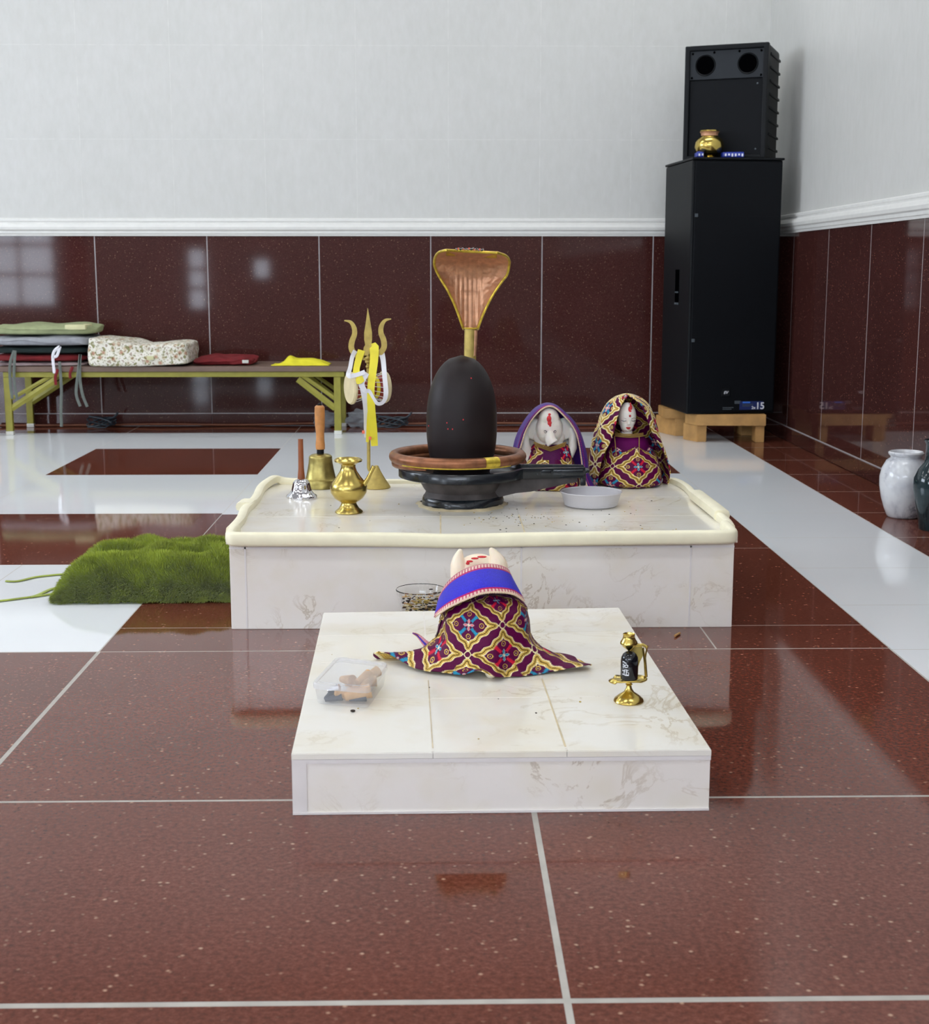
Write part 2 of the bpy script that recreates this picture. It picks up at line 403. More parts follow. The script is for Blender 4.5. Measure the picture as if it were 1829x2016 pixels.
dado_wall('wall_back', 'x', YB, XL, XR, -1, [-.046+.598*k for k in range(-11, 3)], 'trim_1', 'baseboard_back', [u for u in ups if XL < u < XR], [at(900, 275, YB).z, at(900, 90, YB).z, at(900, 90, YB).z*2-at(900, 275, YB).z])
dado_wall('wall_right', 'y', XR, YF, YB, -1, [5.06+.62*k for k in range(-17, 4)], 'trim_2', 'baseboard_right', [], [2.2])
# far sides of the hall, behind the camera and to the left
bm = bmesh.new(); box(bm, (XL-.15, YF, 0), (XL, YB, ZC)); structure(mk('wall_left', bm, ['wall'], smooth=False))
bm = bmesh.new(); box(bm, (XL, YF-.15, 0), (XR, YF, ZC)); structure(mk('wall_front', bm, ['wall'], smooth=False))
bm = bmesh.new(); box(bm, (XL, YF, ZC), (XR, YB, ZC+.1)); structure(mk('ceiling', bm, ['ceil'], smooth=False))
def window(n, x0, x1, z0, z1, nx, nz, axis='x'):
    bm = bmesh.new(); f = .05
    def b(u0, u1, za, zb, d0, d1):
        if axis == 'x': box(bm, (u0, YF+d0, za), (u1, YF+d1, zb))
        else: box(bm, (XL+d0, u0, za), (XL+d1, u1, zb))
    b(x0-f, x1+f, z0-f, z0, .002, .06); b(x0-f, x1+f, z1, z1+f, .002, .06); b(x0-f, x0, z0, z1, .002, .06); b(x1, x1+f, z0, z1, .002, .06)
    for k in range(1, nx): u = x0+(x1-x0)*k/nx; b(u-.025, u+.025, z0, z1, .012, .05)
    for k in range(1, nz): z = z0+(z1-z0)*k/nz; b(x0, x1, z-.03, z+.03, .012, .05)
    o = structure(mk('window_%d' % n, bm, ['trim'], smooth=False))
    bm = bmesh.new(); b(x0, x1, z0, z1, .004, .01); mk('window_pane', bm, ['pane'], o, smooth=False)
window(1, -6.75, -5.75, .35, 2.1, 2, 4)
window(2, -3.72, -3.5, .3, 1.15, 1, 3)
window(3, -2.75, -2.55, .75, 1.0, 1, 1)
window(4, -4.6, 1.3, 2.35, 3.2, 6, 1)  # added high window row, lights the plinth fronts from behind the camera
window(5, -3.5, -1.2, 1.2, 2.5, 2, 2, 'y')
window(6, 2.6, 5.6, 1.5, 2.9, 3, 1, 'y')  # extra unseen opening, put in to brighten the right wall
bm = bmesh.new()
for k in range(9): ell(bm, (-5.55+.035*k, YF+.06, .75), (.025, .03, .7), 12)
tag(mk('curtain', bm, ['curtain']), 'dull red curtain beside the far window, seen only as a reflection', 'curtain')
for i in range(4):
    for j in range(5):
        x, y = -5.4+2.15*i, -4.2+2.65*j
        r = root('ceiling_lamp', (x, y, ZC), 'rectangular white ceiling lamp panel above the hall', 'lamp', 'ceiling lamp panels out of view')
        b = bmesh.new(); box(b, (-.62, -.32, -.05), (.62, .32, -.001), .004); mk('lamp_housing', b, ['trim'], r, smooth=False)
        b = bmesh.new(); box(b, (-.58, -.28, -.056), (.58, .28, -.0505)); mk('lamp_diffuser', b, ['panel'], r, smooth=False)

# ---------------------------------------------------------------- plinths
T1, T2 = .217, .100
# large plinth
r = root('stone_plinth', (.095, 3.63, 0), 'large cream marble plinth carrying the black stone and the brass vessels', 'plinth')
def loc(bm, r): bmesh.ops.translate(bm, verts=bm.verts, vec=-r.location); return bm
bm = bmesh.new(); box(bm, (-.492, 3.204, 0), (.690, 4.055, T1-.012), .002); box(bm, (-.49, 3.206, T1-.013), (.688, 4.052, T1-.0005))
loc(bm, r); mk('plinth_body', bm, ['marble_face'], r, smooth=False)
bm = bmesh.new()
for i, (x0, x1) in enumerate(((-.498, .0005), (.0015, .201), (.202, .696))):
    for y0, y1 in ((3.198, 3.50), (3.501, 3.80), (3.801, 4.06)): box(bm, (x0, y0, T1-.012), (x1, y1, T1), .0008)
loc(bm, r); mk('plinth_top', bm, ['marble'], r, smooth=False)
bm = bmesh.new()
for x in (-.455, .19, .588): box(bm, (x-.002, 3.2028, .004), (x+.002, 3.204, T1-.02))
box(bm, (-.492, 3.2028, T1-.024), (.69, 3.204, T1-.02))
loc(bm, r); mk('face_joint', bm, ['joint'], r, smooth=False)
bm = bmesh.new()
for x in (.001, .2015):
    bm = bmesh.new(); box(bm, (x-.0018, 3.2, T1-.0003), (x+.0018, 3.52, T1+.0003)); loc(bm, r); mk('stained_joint', bm, ['stainjoint'], r, smooth=False)
# foam edging: D-section strip lying round the rim
def foam_strip(bm, pts, w, h, seg=10):
    pts = [Vector(p) for p in pts]; n = len(pts); rings = []
    for i, p in enumerate(pts):
        t = (pts[min(i+1, n-1)]-pts[max(i-1, 0)]).normalized(); s = t.cross(Vector((0, 0, 1))).normalized(); u = s.cross(t)
        rings.append([bm.verts.new(p+s*w*math.copysign(abs(math.cos(a))**.6, math.cos(a))+u*h*math.copysign(abs(math.sin(a))**.6, math.sin(a))) for a in [k/seg*2*math.pi for k in range(seg)]])
    for a, b in zip(rings, rings[1:]):
        for k in range(seg): bm.faces.new((a[k], a[(k+1) % seg], b[(k+1) % seg], b[k]))
    bm.faces.new(rings[0]); bm.faces.new(rings[-1])
e = root('foam_edge_guard', (.095, 3.19, T1), 'cream foam edge guard strip wrapped round the top rim of the large plinth', 'edge guard')
bm = bmesh.new()
fp = [(-.490, 3.30, .220), (-.4905, 3.23, .2195), (-.484, 3.199, .219), (-.45, 3.189, .219), (-.3, 3.187, .2185), (-.1, 3.187, .217), (0, 3.187, .214), (.07, 3.187, .214), (.2, 3.187, .2165), (.4, 3.187, .219), (.6, 3.187, .2205), (.655, 3.189, .2205), (.682, 3.199, .2205), (.687, 3.23, .221), (.688, 3.31, .222)]
foam_strip(bm, smoothpts(fp, 6), .012, .0165, 14)
bmesh.ops.translate(bm, verts=bm.verts, vec=-e.location); mk('front_strip', bm, ['foam'], e)
bm = bmesh.new(); foam_strip(bm, smoothpts([(-.497, 3.27, .222), (-.495, 3.42, .221), (-.503, 3.55, .222), (-.500, 3.62, .224), (-.498, 3.75, .224), (-.505, 3.9, .226), (-.497, 3.99, .23), (-.480, 4.05, .232), (-.44, 4.062, .222), (-.30, 4.062, .219)], 6), .012, .012)
foam_strip(bm, smoothpts([(-.512, 3.60, .226), (-.507, 3.66, .227)], 4), .021, .012)
bmesh.ops.translate(bm, verts=bm.verts, vec=-e.location); mk('left_strip', bm, ['foam'], e)
bm = bmesh.new(); foam_strip(bm, smoothpts([(.694, 3.27, .223), (.700, 3.35, .224), (.697, 3.45, .227)], 6), .011, .013)
foam_strip(bm, smoothpts([(.703, 3.42, .231), (.700, 3.55, .232), (.697, 3.75, .231)], 6), .020, .014)
foam_strip(bm, smoothpts([(.694, 3.74, .224), (.700, 3.9, .226), (.690, 4.03, .224), (.66, 4.062, .222), (.5, 4.066, .219), (.2, 4.066, .219), (-.3, 4.066, .219)], 6), .010, .010)
bmesh.ops.translate(bm, verts=bm.verts, vec=-e.location); mk('right_strip', bm, ['foam'], e)
# small plinth
SP = [(-.229, 2.060), (.4185, 2.067), (.393, 2.995), (-.253, 2.960)]
def lerp2(u, v):
    a = Vector(SP[0]).lerp(Vector(SP[1]), u); b = Vector(SP[3]).lerp(Vector(SP[2]), u); return a.lerp(b, v)
r2 = root('low_plinth', (.08, 2.5, 0), 'low cream marble plinth in front, carrying the cloth-covered idol', 'plinth')
bm = bmesh.new(); prism(bm, SP, 0, T2-.011); prism(bm, [lerp2(.003, .003), lerp2(.997, .003), lerp2(.997, .997), lerp2(.003, .997)], T2-.012, T2-.0004); loc(bm, r2); mk('plinth_body', bm, ['marble_face'], r2, smooth=False)
bm = bmesh.new(); us = [-.002, .335, .655, 1.002]; vs = [-.003, .30, .56, .78, 1.0]
for i in range(3):
    for j in range(4):
        g = .0006; prism(bm, [lerp2(us[i]+g, vs[j]+g), lerp2(us[i+1]-g, vs[j]+g), lerp2(us[i+1]-g, vs[j+1]-g), lerp2(us[i]+g, vs[j+1]-g)], T2-.010, T2)
bmesh.ops.bevel(bm, geom=[ed for ed in bm.edges if all(v.co.z > T2-.001 for v in ed.verts)], offset=.0012, segments=2, affect='EDGES')
loc(bm, r2); mk('plinth_top', bm, ['marble'], r2, smooth=False)
bm = bmesh.new()
for v in (.1, .2, .25): pass
prism(bm, [lerp2(.652, .02), lerp2(.657, .02), lerp2(.657, .42), lerp2(.653, .42)], T2-.001, T2+.0003)
loc(bm, r2); mk('stained_joint', bm, ['stainjoint'], r2, smooth=False); bm = bmesh.new()
prism(bm, [lerp2(.334, .02), lerp2(.3362, .02), lerp2(.3362, .42), lerp2(.334, .42)], T2-.001, T2+.0003)
loc(bm, r2); mk('stained_joint', bm, ['stainjoint'], r2, smooth=False)
bm = bmesh.new()
prism(bm, [lerp2(-.001, -.0018), lerp2(.034, -.0018), lerp2(.034, .001), lerp2(-.001, .001)], .001, T2-.011)
prism(bm, [lerp2(-.001, -.0022), lerp2(1.001, -.0022), lerp2(1.001, .001), lerp2(-.001, .001)], T2-.017, T2-.0105)
prism(bm, [lerp2(-.001, -.003), lerp2(1.0, -.003), lerp2(1.0, .001), lerp2(-.001, .001)], .0005, .004)
loc(bm, r2); mk('face_joint', bm, ['joint'], r2, smooth=False)

# ---------------------------------------------------------------- black stone in its basin
LY = 3.68
def Z(py, Y=LY, px=905): return at(px, py, Y).z
cx = at(909, 900, LY).x
lg = root('sacred_stone', (cx, LY, T1), 'dark egg-shaped stone standing in a round black basin with a long spout', 'sculpture')
ex, ey = 0.0, .0
zb, zt_ = .318, Z(699)
Hh_ = zt_-(zb-.02)
prof = []
for k in range(33):
    u = k/32; z = zb-.02+Hh_*u
    # wide at 40 %, flat foot
    if u < .40: rr = .0935*(1-.24*((.40-u)/.40)**2)
    else: rr = .0935*math.sqrt(max(0, 1-((u-.40)/.60)**2.5))
    prof.append((rr, z-T1))
bm = bmesh.new(); lathe(bm, prof, 64, (ex, ey, 0)); mk('egg_stone', bm, ['egg'], lg)
bm = bmesh.new()
for px, py in ((928, 746), (882, 845), (891, 845), (912, 826), (880, 833), (844, 843)):
    p = at(px, py, LY-.09); q = Vector((p.x-cx, 0, p.z)); u = (p.z-(zb-.02))/Hh_
    rr = .0935*(1-.24*((.40-u)/.40)**2) if u < .40 else .0935*math.sqrt(max(0, 1-((u-.40)/.60)**2.5))
    yy = -math.sqrt(max(0, rr*rr-q.x**2)); bm = bmesh.new(); ell(bm, (q.x, yy, p.z-T1), (.0018, .001, .0022), 8); mk('vermilion_dot', bm, ['tika'], lg)
# basin: round tray with rim, plus spout
R0 = .168
def basin_poly(R, sw, ext, n=72):
    pts = []; a0 = math.asin(sw/R)
    for k in range(n+1):
        a = a0+(2*math.pi-2*a0)*k/n; pts.append((R*math.cos(a), R*math.sin(a)))
    pts.append((ext, -sw*.62)); pts.append((ext, sw*.62)); return pts
zt2, zb2 = Z(936, LY-.168)-T1, Z(954, LY-.168)-T1
spx = at(1150, 930, LY).x-cx
bm = bmesh.new()
out = basin_poly(R0, .05, spx); prev = None; rings = []
for (s, z) in ((.93, zb2-.004), (1, zb2), (1, zt2-.004), (.985, zt2), (.90, zt2), (.86, zt2-.012), (.0, zt2-.014)):
    rings.append([bm.verts.new((x*s if x < .15 else (x if s > .9 else x-.002), (y*s if x < .15 else y*max(s, 0)*(1 if s > .9 else .75)), z)) for x, y in out])
for a, b in zip(rings, rings[1:]):
    for k in range(len(a)): bm.faces.new((a[k], a[(k+1) % len(a)], b[(k+1) % len(a)], b[k]))
bm.faces.new(rings[0]); 
mk('basin', bm, ['black'], lg)
# carved panels on the front side of the spout
bm = bmesh.new()
for (xa, xb) in ((.155, .185), (.19, .235), (.24, .32)):
    box(bm, (xa, -.047+.06*(xa-.15), zb2+.003), (xb, -.038+.06*(xa-.15), zt2-.004), .003)
mk('carved_panel', bm, ['black'], lg)
# spout underside wedge
bm = bmesh.new()
zw = zb2; pts = [(.06, .02-0.0), (spx-.02, zw-.016), (spx-.02, zw), (.06, zw)]
pr = []
for sgn, wd in ((-1, .04), (1, .04)):
    pr.append([bm.verts.new((x, sgn*(wd if x < .2 else .024), z)) for x, z in pts])
for k in range(4): bm.faces.new((pr[0][k], pr[0][(k+1) % 4], pr[1][(k+1) % 4], pr[1][k]))
bm.faces.new(pr[0]); bm.faces.new(pr[1][::-1])
bmesh.ops.subdivide_edges(bm, edges=bm.edges[:], cuts=5, use_grid_fill=True)
for v in bm.verts: v.co += Vector((0, 1, .6))*.005*mnoise.noise(v.co*30)
mk('spout_underside', bm, ['basalt'], lg)
bm = bmesh.new(); box(bm, (spx-.012, -.016, zb2-.028), (spx+.004, .016, zb2+.012), .005); box(bm, (spx-.006, -.02, zb2+.006), (spx+.014, .02, zt2-.006), .007)
mk('spout_lip', bm, ['black'], lg)
bm = bmesh.new()
wob = lambda a, z: 1+.018*math.sin(3*a+z*90)+.015*math.sin(7*a+2)
lathe(bm, [(.0, .0), (.106, .0), (.108, .012), (.104, .026), (.097, .036), (.095, .040), (.101, .048), (.110, .062), (.113, .075), (.108, zb2), (.0, zb2+.001)], 64, fn=wob)
mk('pedestal', bm, ['basalt'], lg)
bm = bmesh.new(); lathe(bm, [(.105, .0005), (.1085, .002), (.1095, .014), (.1065, .024), (.104, .027)], 64, fn=wob, cap=False); mk('pedestal_foot', bm, ['black'], lg)
bm = bmesh.new(); lathe(bm, [(.100, .0002), (.121, .0002), (.116, .004), (.108, .006)], 64, fn=lambda a, z: 1+.03*math.sin(5*a)+.03*math.sin(11*a+1), cap=False); mk('mortar_ring', bm, ['stainjoint'], lg)

# ---------------------------------------------------------------- serpent canopy
sn = root('serpent_canopy', (cx, LY, T1), 'copper cobra with a flared hood coiled round the dark egg stone', 'ornament')
zr = zt2+.016; RR = .168
ccx = at(901, 900, LY).x-cx
bm = bmesh.new(); pts = []; rad = []
for k in range(121):
    a = math.radians(70-390*k/120); pts.append((ccx+RR*math.cos(a), RR*.97*math.sin(a), zr+.012-.0*k+(.010 if k < 8 else 0)*0)); rad.append(.0145)
tube(bm, pts, rad, 14); 
mk('body_coil', bm, ['copperd'], sn)
bm = bmesh.new(); pts = []; rad = []
for k in range(61):
    a = math.radians(95+145*k/60); rr = RR-.004; pts.append((ccx+rr*math.cos(a), rr*.97*math.sin(a), zr-.006)); rad.append(.012*(1-.75*max(0, (k-35)/25)))
tube(bm, pts, rad, 12); mk('tail', bm, ['copperd'], sn)
bm = bmesh.new(); pts = []
for k in range(12):
    a = math.radians(293+13*k/11); pts.append((ccx+(RR+.001)*math.cos(a), (RR+.001)*.97*math.sin(a), zr+.0125))
tube(bm, pts, .0149, 14); mk('gilt_patch', bm, ['gold_rim'], sn)
bm = bmesh.new(); pts = []
for k in range(50):
    a = math.radians(215+105*k/49); pts.append((ccx+(RR+.006)*math.cos(a), (RR+.006)*.97*math.sin(a), zr+.0015))
tube(bm, pts, .004, 8); mk('gilt_line', bm, ['gold_rim'], sn)
HY = LY+.105
def HP(px, py, dy=0):
    p = at(px, py, HY); return (p.x-cx, HY-LY+dy, p.z-T1)
# neck
bm = bmesh.new()
np_ = [(926.5, 648), (926, 670), (925.5, 700), (924, 760), (921, 830), (915, 880), (905, 905)]
P_ = smoothpts([HP(a, b, dy) for (a, b), dy in zip(np_, (0, 0, 0, .0, .01, .03, .058))], 6)
tube(bm, P_, .0165, 18); mk('neck', bm, ['gilt'], sn)
bm = bmesh.new()
c0 = HP(927, 646)
tube(bm, [(c0[0]+.0185*math.cos(a), c0[1]+.0175*math.sin(a), c0[2]) for a in [k/24*2*math.pi for k in range(24)]], .0022, 8, closed=True); mk('neck_band', bm, ['gold_rim'], sn)
bm = bmesh.new(); P3 = smoothpts([HP(936, 650, -.008), HP(935, 675, -.008), HP(933, 700, -.008)], 5); tube(bm, P3, .0055, 8); mk('neck_ridge', bm, ['copper'], sn)
# hood surface: rows bottom to top
hoodL = [(913, 648), (910, 641), (897, 605), (882, 573), (868, 550), (859, 533), (855, 519), (857, 507), (864, 498), (878, 494)]
hoodR = [(941, 648), (942, 643), (952, 616), (968, 583), (986, 556), (997, 541), (1000.5, 524), (1000, 514), (993, 505), (976, 499)]
hl = smoothpts(hoodL, 10); hr = smoothpts(hoodR, 10); nr = len(hl); nc = 81
PG = np.zeros((nr, nc, 3)); rimL = []; rimR = []
for i in range(nr):
    u = i/(nr-1); arc = .02*min(1, u*3)
    for j in range(nc):
        s = j/(nc-1)*2-1
        px = hl[i][0]+(hr[i][0]-hl[i][0])*(s+1)/2; py = hl[i][1]+(hr[i][1]-hl[i][1])*(s+1)/2
        curl = -.11*max(0, (u-.45)/.55)**1.7
        dep = -arc*(abs(s)**2.5)*1.6+curl
        rib = 0
        inr = abs(px-923)<27 and abs(s) < .8
        if inr and .03 < u < .86: rib = -.0024*abs(math.sin((px-923)/9*math.pi))
        if abs(s) < .4 and abs(u-.33) < .02: rib += .0012
        if not inr: rib = .0022*mnoise.noise(Vector((px*.16, py*.16, 3)))
        p = HP(px, py, dep+rib+.008); PG[i, j] = p
    rimL.append(tuple(PG[i, 0])); rimR.append(tuple(PG[i, -1]))
grid('hood', PG, 'copper', sn, solid=.004)
bm = bmesh.new(); topc = [tuple(PG[-1, j]) for j in range(0, nc, 4)]
loopp = rimL+topc[1:-1]+rimR[::-1]; tube(bm, loopp, .0036, 8); mk('hood_rim', bm, ['gold_rim'], sn)
# curled-over top of the hood
TG = np.zeros((12, 41, 3))
for i in range(12):
    for j in range(41):
        s = j/40; b0 = PG[-1, int(s*(nc-1))]; a = i/11
        TG[i, j] = (b0[0], b0[1]+.06*a, b0[2]+.004*math.sin(math.pi*a)*(1 if .25 < s < .8 else .6)-.012*a*a)
grid('hood_top', TG, 'gold_rim', sn, solid=.002)
bm = bmesh.new()
for k in range(26):
    px = 897+k*2.05; p = HP(px, 491.6+1.2*math.sin(k*1.9)+(1.5 if px > 940 else 0), -.118+.004*math.sin(k*3)); ell(bm, p, (.0026, .0024, .0024), 8, mi=[0, 0, 1, 0, 2][k % 5])
mk('jewel', bm, ['silver', 'coral', 'black'], sn)

# ---------------------------------------------------------------- embroidery
GOLD, GOLD2, PURP = lin((218, 184, 96)), lin((246, 232, 184)), lin((88, 0, 60))
RED, PINK, TEAL, SILV = lin((206, 30, 60)), lin((232, 120, 130)), lin((40, 140, 176)), lin((200, 206, 206))
def embroidery(u, v):
    """u, v in metres on the cloth; returns colour, metalness, relief"""
    W_, H_ = .138, .112
    p = u/W_+v/H_; q = u/W_-v/H_
    pi_, qi = np.floor(p), np.floor(q); s = p-pi_-.5; t = q-qi-.5
    col = np.zeros(u.shape+(3,)); col[:] = PURP; met = np.zeros(u.shape); h = np.zeros(u.shape)
    def put(mask, c, m=0., hh=.0006):
        col[mask] = c; met[mask] = m; h[mask] = hh
    a, b = np.abs(s), np.abs(t); d = np.maximum(a, b); along = np.where(a > b, t, s)
    dd = d+.018*np.cos(along*2*np.pi*4)+.02*np.cos(along*2*np.pi)
    stitch = .5+.5*np.sin(along*150)
    put(np.abs(dd-.355) < .070, GOLD, .35, .0012); put(np.abs(dd-.415) < .018, GOLD2, .2, .0018); put(np.abs(dd-.300) < .018, GOLD2, .2, .0018); put(np.abs(dd-.357) < .008, lin((120, 92, 30)), .3, .0004)
    # rings on the crossings
    cs, ct = p-np.round(p), q-np.round(q); rr = np.hypot((cs+ct)*W_/2, (cs-ct)*H_/2)
    put(np.abs(rr-.0062) < .0017, GOLD2, .4, .0012); put(rr < .0042, PURP, 0, 0)
    # flower in the middle, metres
    x = (s+t)*W_/2; y = (s-t)*H_/2; r = np.hypot(x, y); th = np.arctan2(y, x); par = ((pi_+qi) % 2 == 0)
    k4 = np.abs(np.cos(2*th))
    leafd = np.abs(((th-np.pi/4+np.pi/4) % (np.pi/2))-np.pi/4)
    diag = (r < .0245) & (r > .008) & (leafd*r < .0040+.0012*np.sin(r*2200))
    put(diag & par, RED, 0, .0009); put(diag & ~par, TEAL, 0, .0009)
    axd = np.minimum(np.abs(x), np.abs(y)); ax = np.maximum(np.abs(x), np.abs(y))
    pet = (ax < .0125) & (((ax-.0068)/.0058)**2+(axd/.0034)**2 < 1)
    put(pet, SILV, .2, .0013); pet2 = (((ax-.0068)/.0042)**2+(axd/.0020)**2 < 1)
    put(pet2 & par, TEAL, .1, .0014); put(pet2 & ~par, PINK, .1, .0014)
    put(r < .0022, GOLD2, .5, .0015)
    # gold discs towards the corners
    for dx, dy in ((.027, 0), (-.027, 0), (0, .0215), (0, -.0215)):
        r3 = np.hypot(x-dx, y-dy); put(r3 < .0058, GOLD, .7, .0010); put(r3 < .0030, PURP, 0, .0002); put(r3 < .0016, GOLD2, .8, .0012)
    # sequins
    put((np.abs(x) < .002) & (np.abs(np.abs(y)-.031) < .0016), GOLD2, .9, .001)
    col *= (1+.35*(stitch-.5)*(met > .25))[..., None]
    return col, met, h
def cloth(name, P, U, V, parent, solid=.0015, base=None, extra=None):
    col, met, h = embroidery(U, V)
    if extra is not None: extra(col, met, h)
    du = np.gradient(P, axis=0); dv = np.gradient(P, axis=1); n = np.cross(dv, du); n /= np.maximum(np.linalg.norm(n, axis=2, keepdims=True), 1e-9)
    return grid(name, P+n*h[..., None], 'embroid', parent, col, met, solid)

# ---------------------------------------------------------------- covered bull idol on the low plinth
nx0, ny0 = .084, 2.565
nb = root('covered_bull_idol', (nx0, ny0, T2), 'marble bull idol under a purple and gold embroidered cloth on the low plinth', 'idol')
bm = bmesh.new()
ell(bm, (0, .02, .05), (.068, .105, .062)); ell(bm, (-.006, .14, .085), (.046, .05, .068)); ell(bm, (-.008, .155, .132), (.050, .034, .046))
for s in (-1, 1):
    ell(bm, (s*.05, .06, .02), (.03, .07, .022))
NP = lambda px, py, Y=2.71: at(px, py, Y)-Vector((nx0, ny0, T2))
for hp_, rr_ in (([(906, 1135), (903, 1112), (903, 1098), (907, 1081)], [.020, .0165, .0115, .003]), ([(974, 1135), (979, 1112), (976, 1097), (965, 1079)], [.026, .0215, .0135, .003])):
    pts_ = smoothpts([tuple(NP(*q_)) for q_ in hp_], 6); tube(bm, pts_, list(np.interp(np.linspace(0, 3, len(pts_)), range(4), rr_)), 14)
ell(bm, (.008, -.105, .012), (.012, .018, .013))
ob = mk('idol_body', bm, ['idol2'], nb)
rm = ob.modifiers.new('r', 'REMESH'); rm.mode = 'VOXEL'; rm.voxel_size = .0016; rm.use_smooth_shade = True
sm = ob.modifiers.new('s', 'SMOOTH'); sm.iterations = 2; sm.factor = .5
# tika smear on the brow
bm = bmesh.new()
for (x, z, sx, sz) in ((.002, .183, .010, .0022), (-.012, .180, .008, .002), (-.022, .174, .007, .0022), (-.026, .170, .004, .003)): ell(bm, (x-.004, .1235, z-.005), (sx, .004, sz), 10)
mk('vermilion_smear', bm, ['tika'], nb)
# cloth, polar sheet: columns go round, rows fall from crown to hem
nr_, nc_ = 300, 620
th = np.linspace(-2.35, 2.35, nc_); tt = np.linspace(0, 1, nr_)
rows_t = [0, .12, .25, .4, .55, .7, .82, .92, 1.0]
rows_z = [.136, .133, .124, .105, .078, .048, .025, .009, .003]
rows_a = [.002, .040, .066, .079, .084, .087, .091, .097, .104]
rows_b = [.002, .028, .052, .074, .088, .098, .106, .116, .128]
TH, TT = np.meshgrid(th, tt); zz = np.interp(TT, rows_t, rows_z); aa = np.interp(TT, rows_t, rows_a); bb = np.interp(TT, rows_t, rows_b)
def bump_(x, c, w_): return np.exp(-((x-c)/w_)**2)
fl = np.clip((TT-.66)/.34, 0, 1)**1.5
left = bump_(TH, -1.32, .48); right = bump_(TH, 1.22, .44)
aa = aa+fl*(left*.115+right*.108)
fold = .006*np.sin(TH*7+1)*np.clip((TT-.3)/.7, 0, 1)+.004*np.sin(TH*13)*fl
X = (aa+fold)*np.sin(TH)
Yc = -(bb+fold)*np.cos(TH)+np.where(np.cos(TH) < 0, .05, 0)*0
Yc = Yc+fl*(left*.04-right*.005)
hem = fl*(.016*np.exp(-((TH+.12)/.30)**2)+.010*(1+np.sin(TH*5.0+.6))*.5*(np.abs(TH) > .6))
Zc = zz+hem+.010*np.sin(TH*9)*fl*left+.008*np.sin(TH*8)*fl*right
Zc = Zc+(.02*np.clip((TT-.55), 0, 1)*0)
PC = np.stack([X, Yc, Zc], -1)
# arc-length style cloth coordinates
U = TH*.088+np.where(np.abs(TH) > .6, (aa-np.interp(TT, rows_t, rows_a))*np.sign(TH)*.9, 0)
Vv = -np.concatenate([[0], np.cumsum(np.hypot(np.diff(np.interp(tt, rows_t, rows_b)), np.diff(np.interp(tt, rows_t, rows_z))))])[:, None]+np.zeros_like(TH)
cloth('embroidered_cover', PC, U+.036, Vv+.153, nb)
# small black plate at the left edge of the cover
bm = bmesh.new(); pts = [(-.083, -.02, .085), (-.089, -.005, .06), (-.097, .0, .035), (-.108, .0, .012), (-.09, .01, .008), (-.075, .01, .05), (-.07, .01, .085)]
plate(bm, pts, .02); mk('cover_edge_plate', bm, ['black_edge'], nb, smooth=False)
# blue satin sash: strip between two measured edges, wrapped round the neck
up = smoothpts([(866, 1178), (876, 1157), (895, 1136), (920, 1121), (950, 1113), (978, 1114), (998, 1122), (1003, 1132)], 10)
lo = smoothpts([(857, 1216), (866, 1209), (885, 1197), (915, 1183), (950, 1170), (985, 1168), (1012, 1172), (1031, 1184)], 10)
ns = len(up); nw = 60; BG = np.zeros((nw, ns, 3)); BC = np.zeros((nw, ns, 3)); BM_ = np.zeros((nw, ns))
for j in range(ns):
    s = j/(ns-1)*2-1
    for i in range(nw):
        v = i/(nw-1); dy = 2.500+.045*s*s+.11*(1-v)**1.6
        p = at(up[j][0]+(lo[j][0]-up[j][0])*v, up[j][1]+(lo[j][1]-up[j][1])*v, dy)
        BG[i, j] = (p.x-nx0, p.y-ny0, p.z-T2)
        e_ = min(v, 1-v)
        c = lin((52, 48, 196)); m_ = 0
        if e_ < .17: c = lin((182, 26, 96))
        if .03 < e_ < .13:
            c = lin((240, 220, 205)) if (j % 2) == 0 else lin((180, 40, 90)); m_ = .1
        BC[i, j] = c; BM_[i, j] = m_
BG[:, :, 1] -= 0
sash = grid('blue_sash', BG, 'embroid', nb, BC, BM_, .003)
bm = bmesh.new()
for crv, dyy in ((up, 2.606), (lo, 2.497)):
    bm = bmesh.new()
    for j in range(0, ns, 1):
        s = j/(ns-1)*2-1; p = at(crv[j][0], crv[j][1]+(0 if crv is up else -2), dyy+.045*s*s); ell(bm, (p.x-nx0, p.y-ny0, p.z-T2), (.0022, .0018, .0026), 6)
    mk('beaded_trim', bm, ['pearl'], nb)
TGs = np.zeros((12, 24, 3)); TC = np.zeros((12, 24, 3)); TM = np.zeros((12, 24))
for i in range(12):
    for j in range(24):
        u = j/23; v = i/11; px = 812+42*u; py = 1245+20*u+(22*u*(v)+3*v); p = at(px, py, 2.62+.0*u)
        TGs[i, j] = (p.x-nx0, p.y-ny0+.01*math.sin(u*6), max(.0015, p.z-T2)); TC[i, j] = lin((60, 48, 170)) if .3 < v < .7 else (lin((226, 190, 190)) if (j+i) % 2 else lin((180, 30, 90)))
grid('sash_tail', TGs, 'embroid', nb, TC, TM, .002)

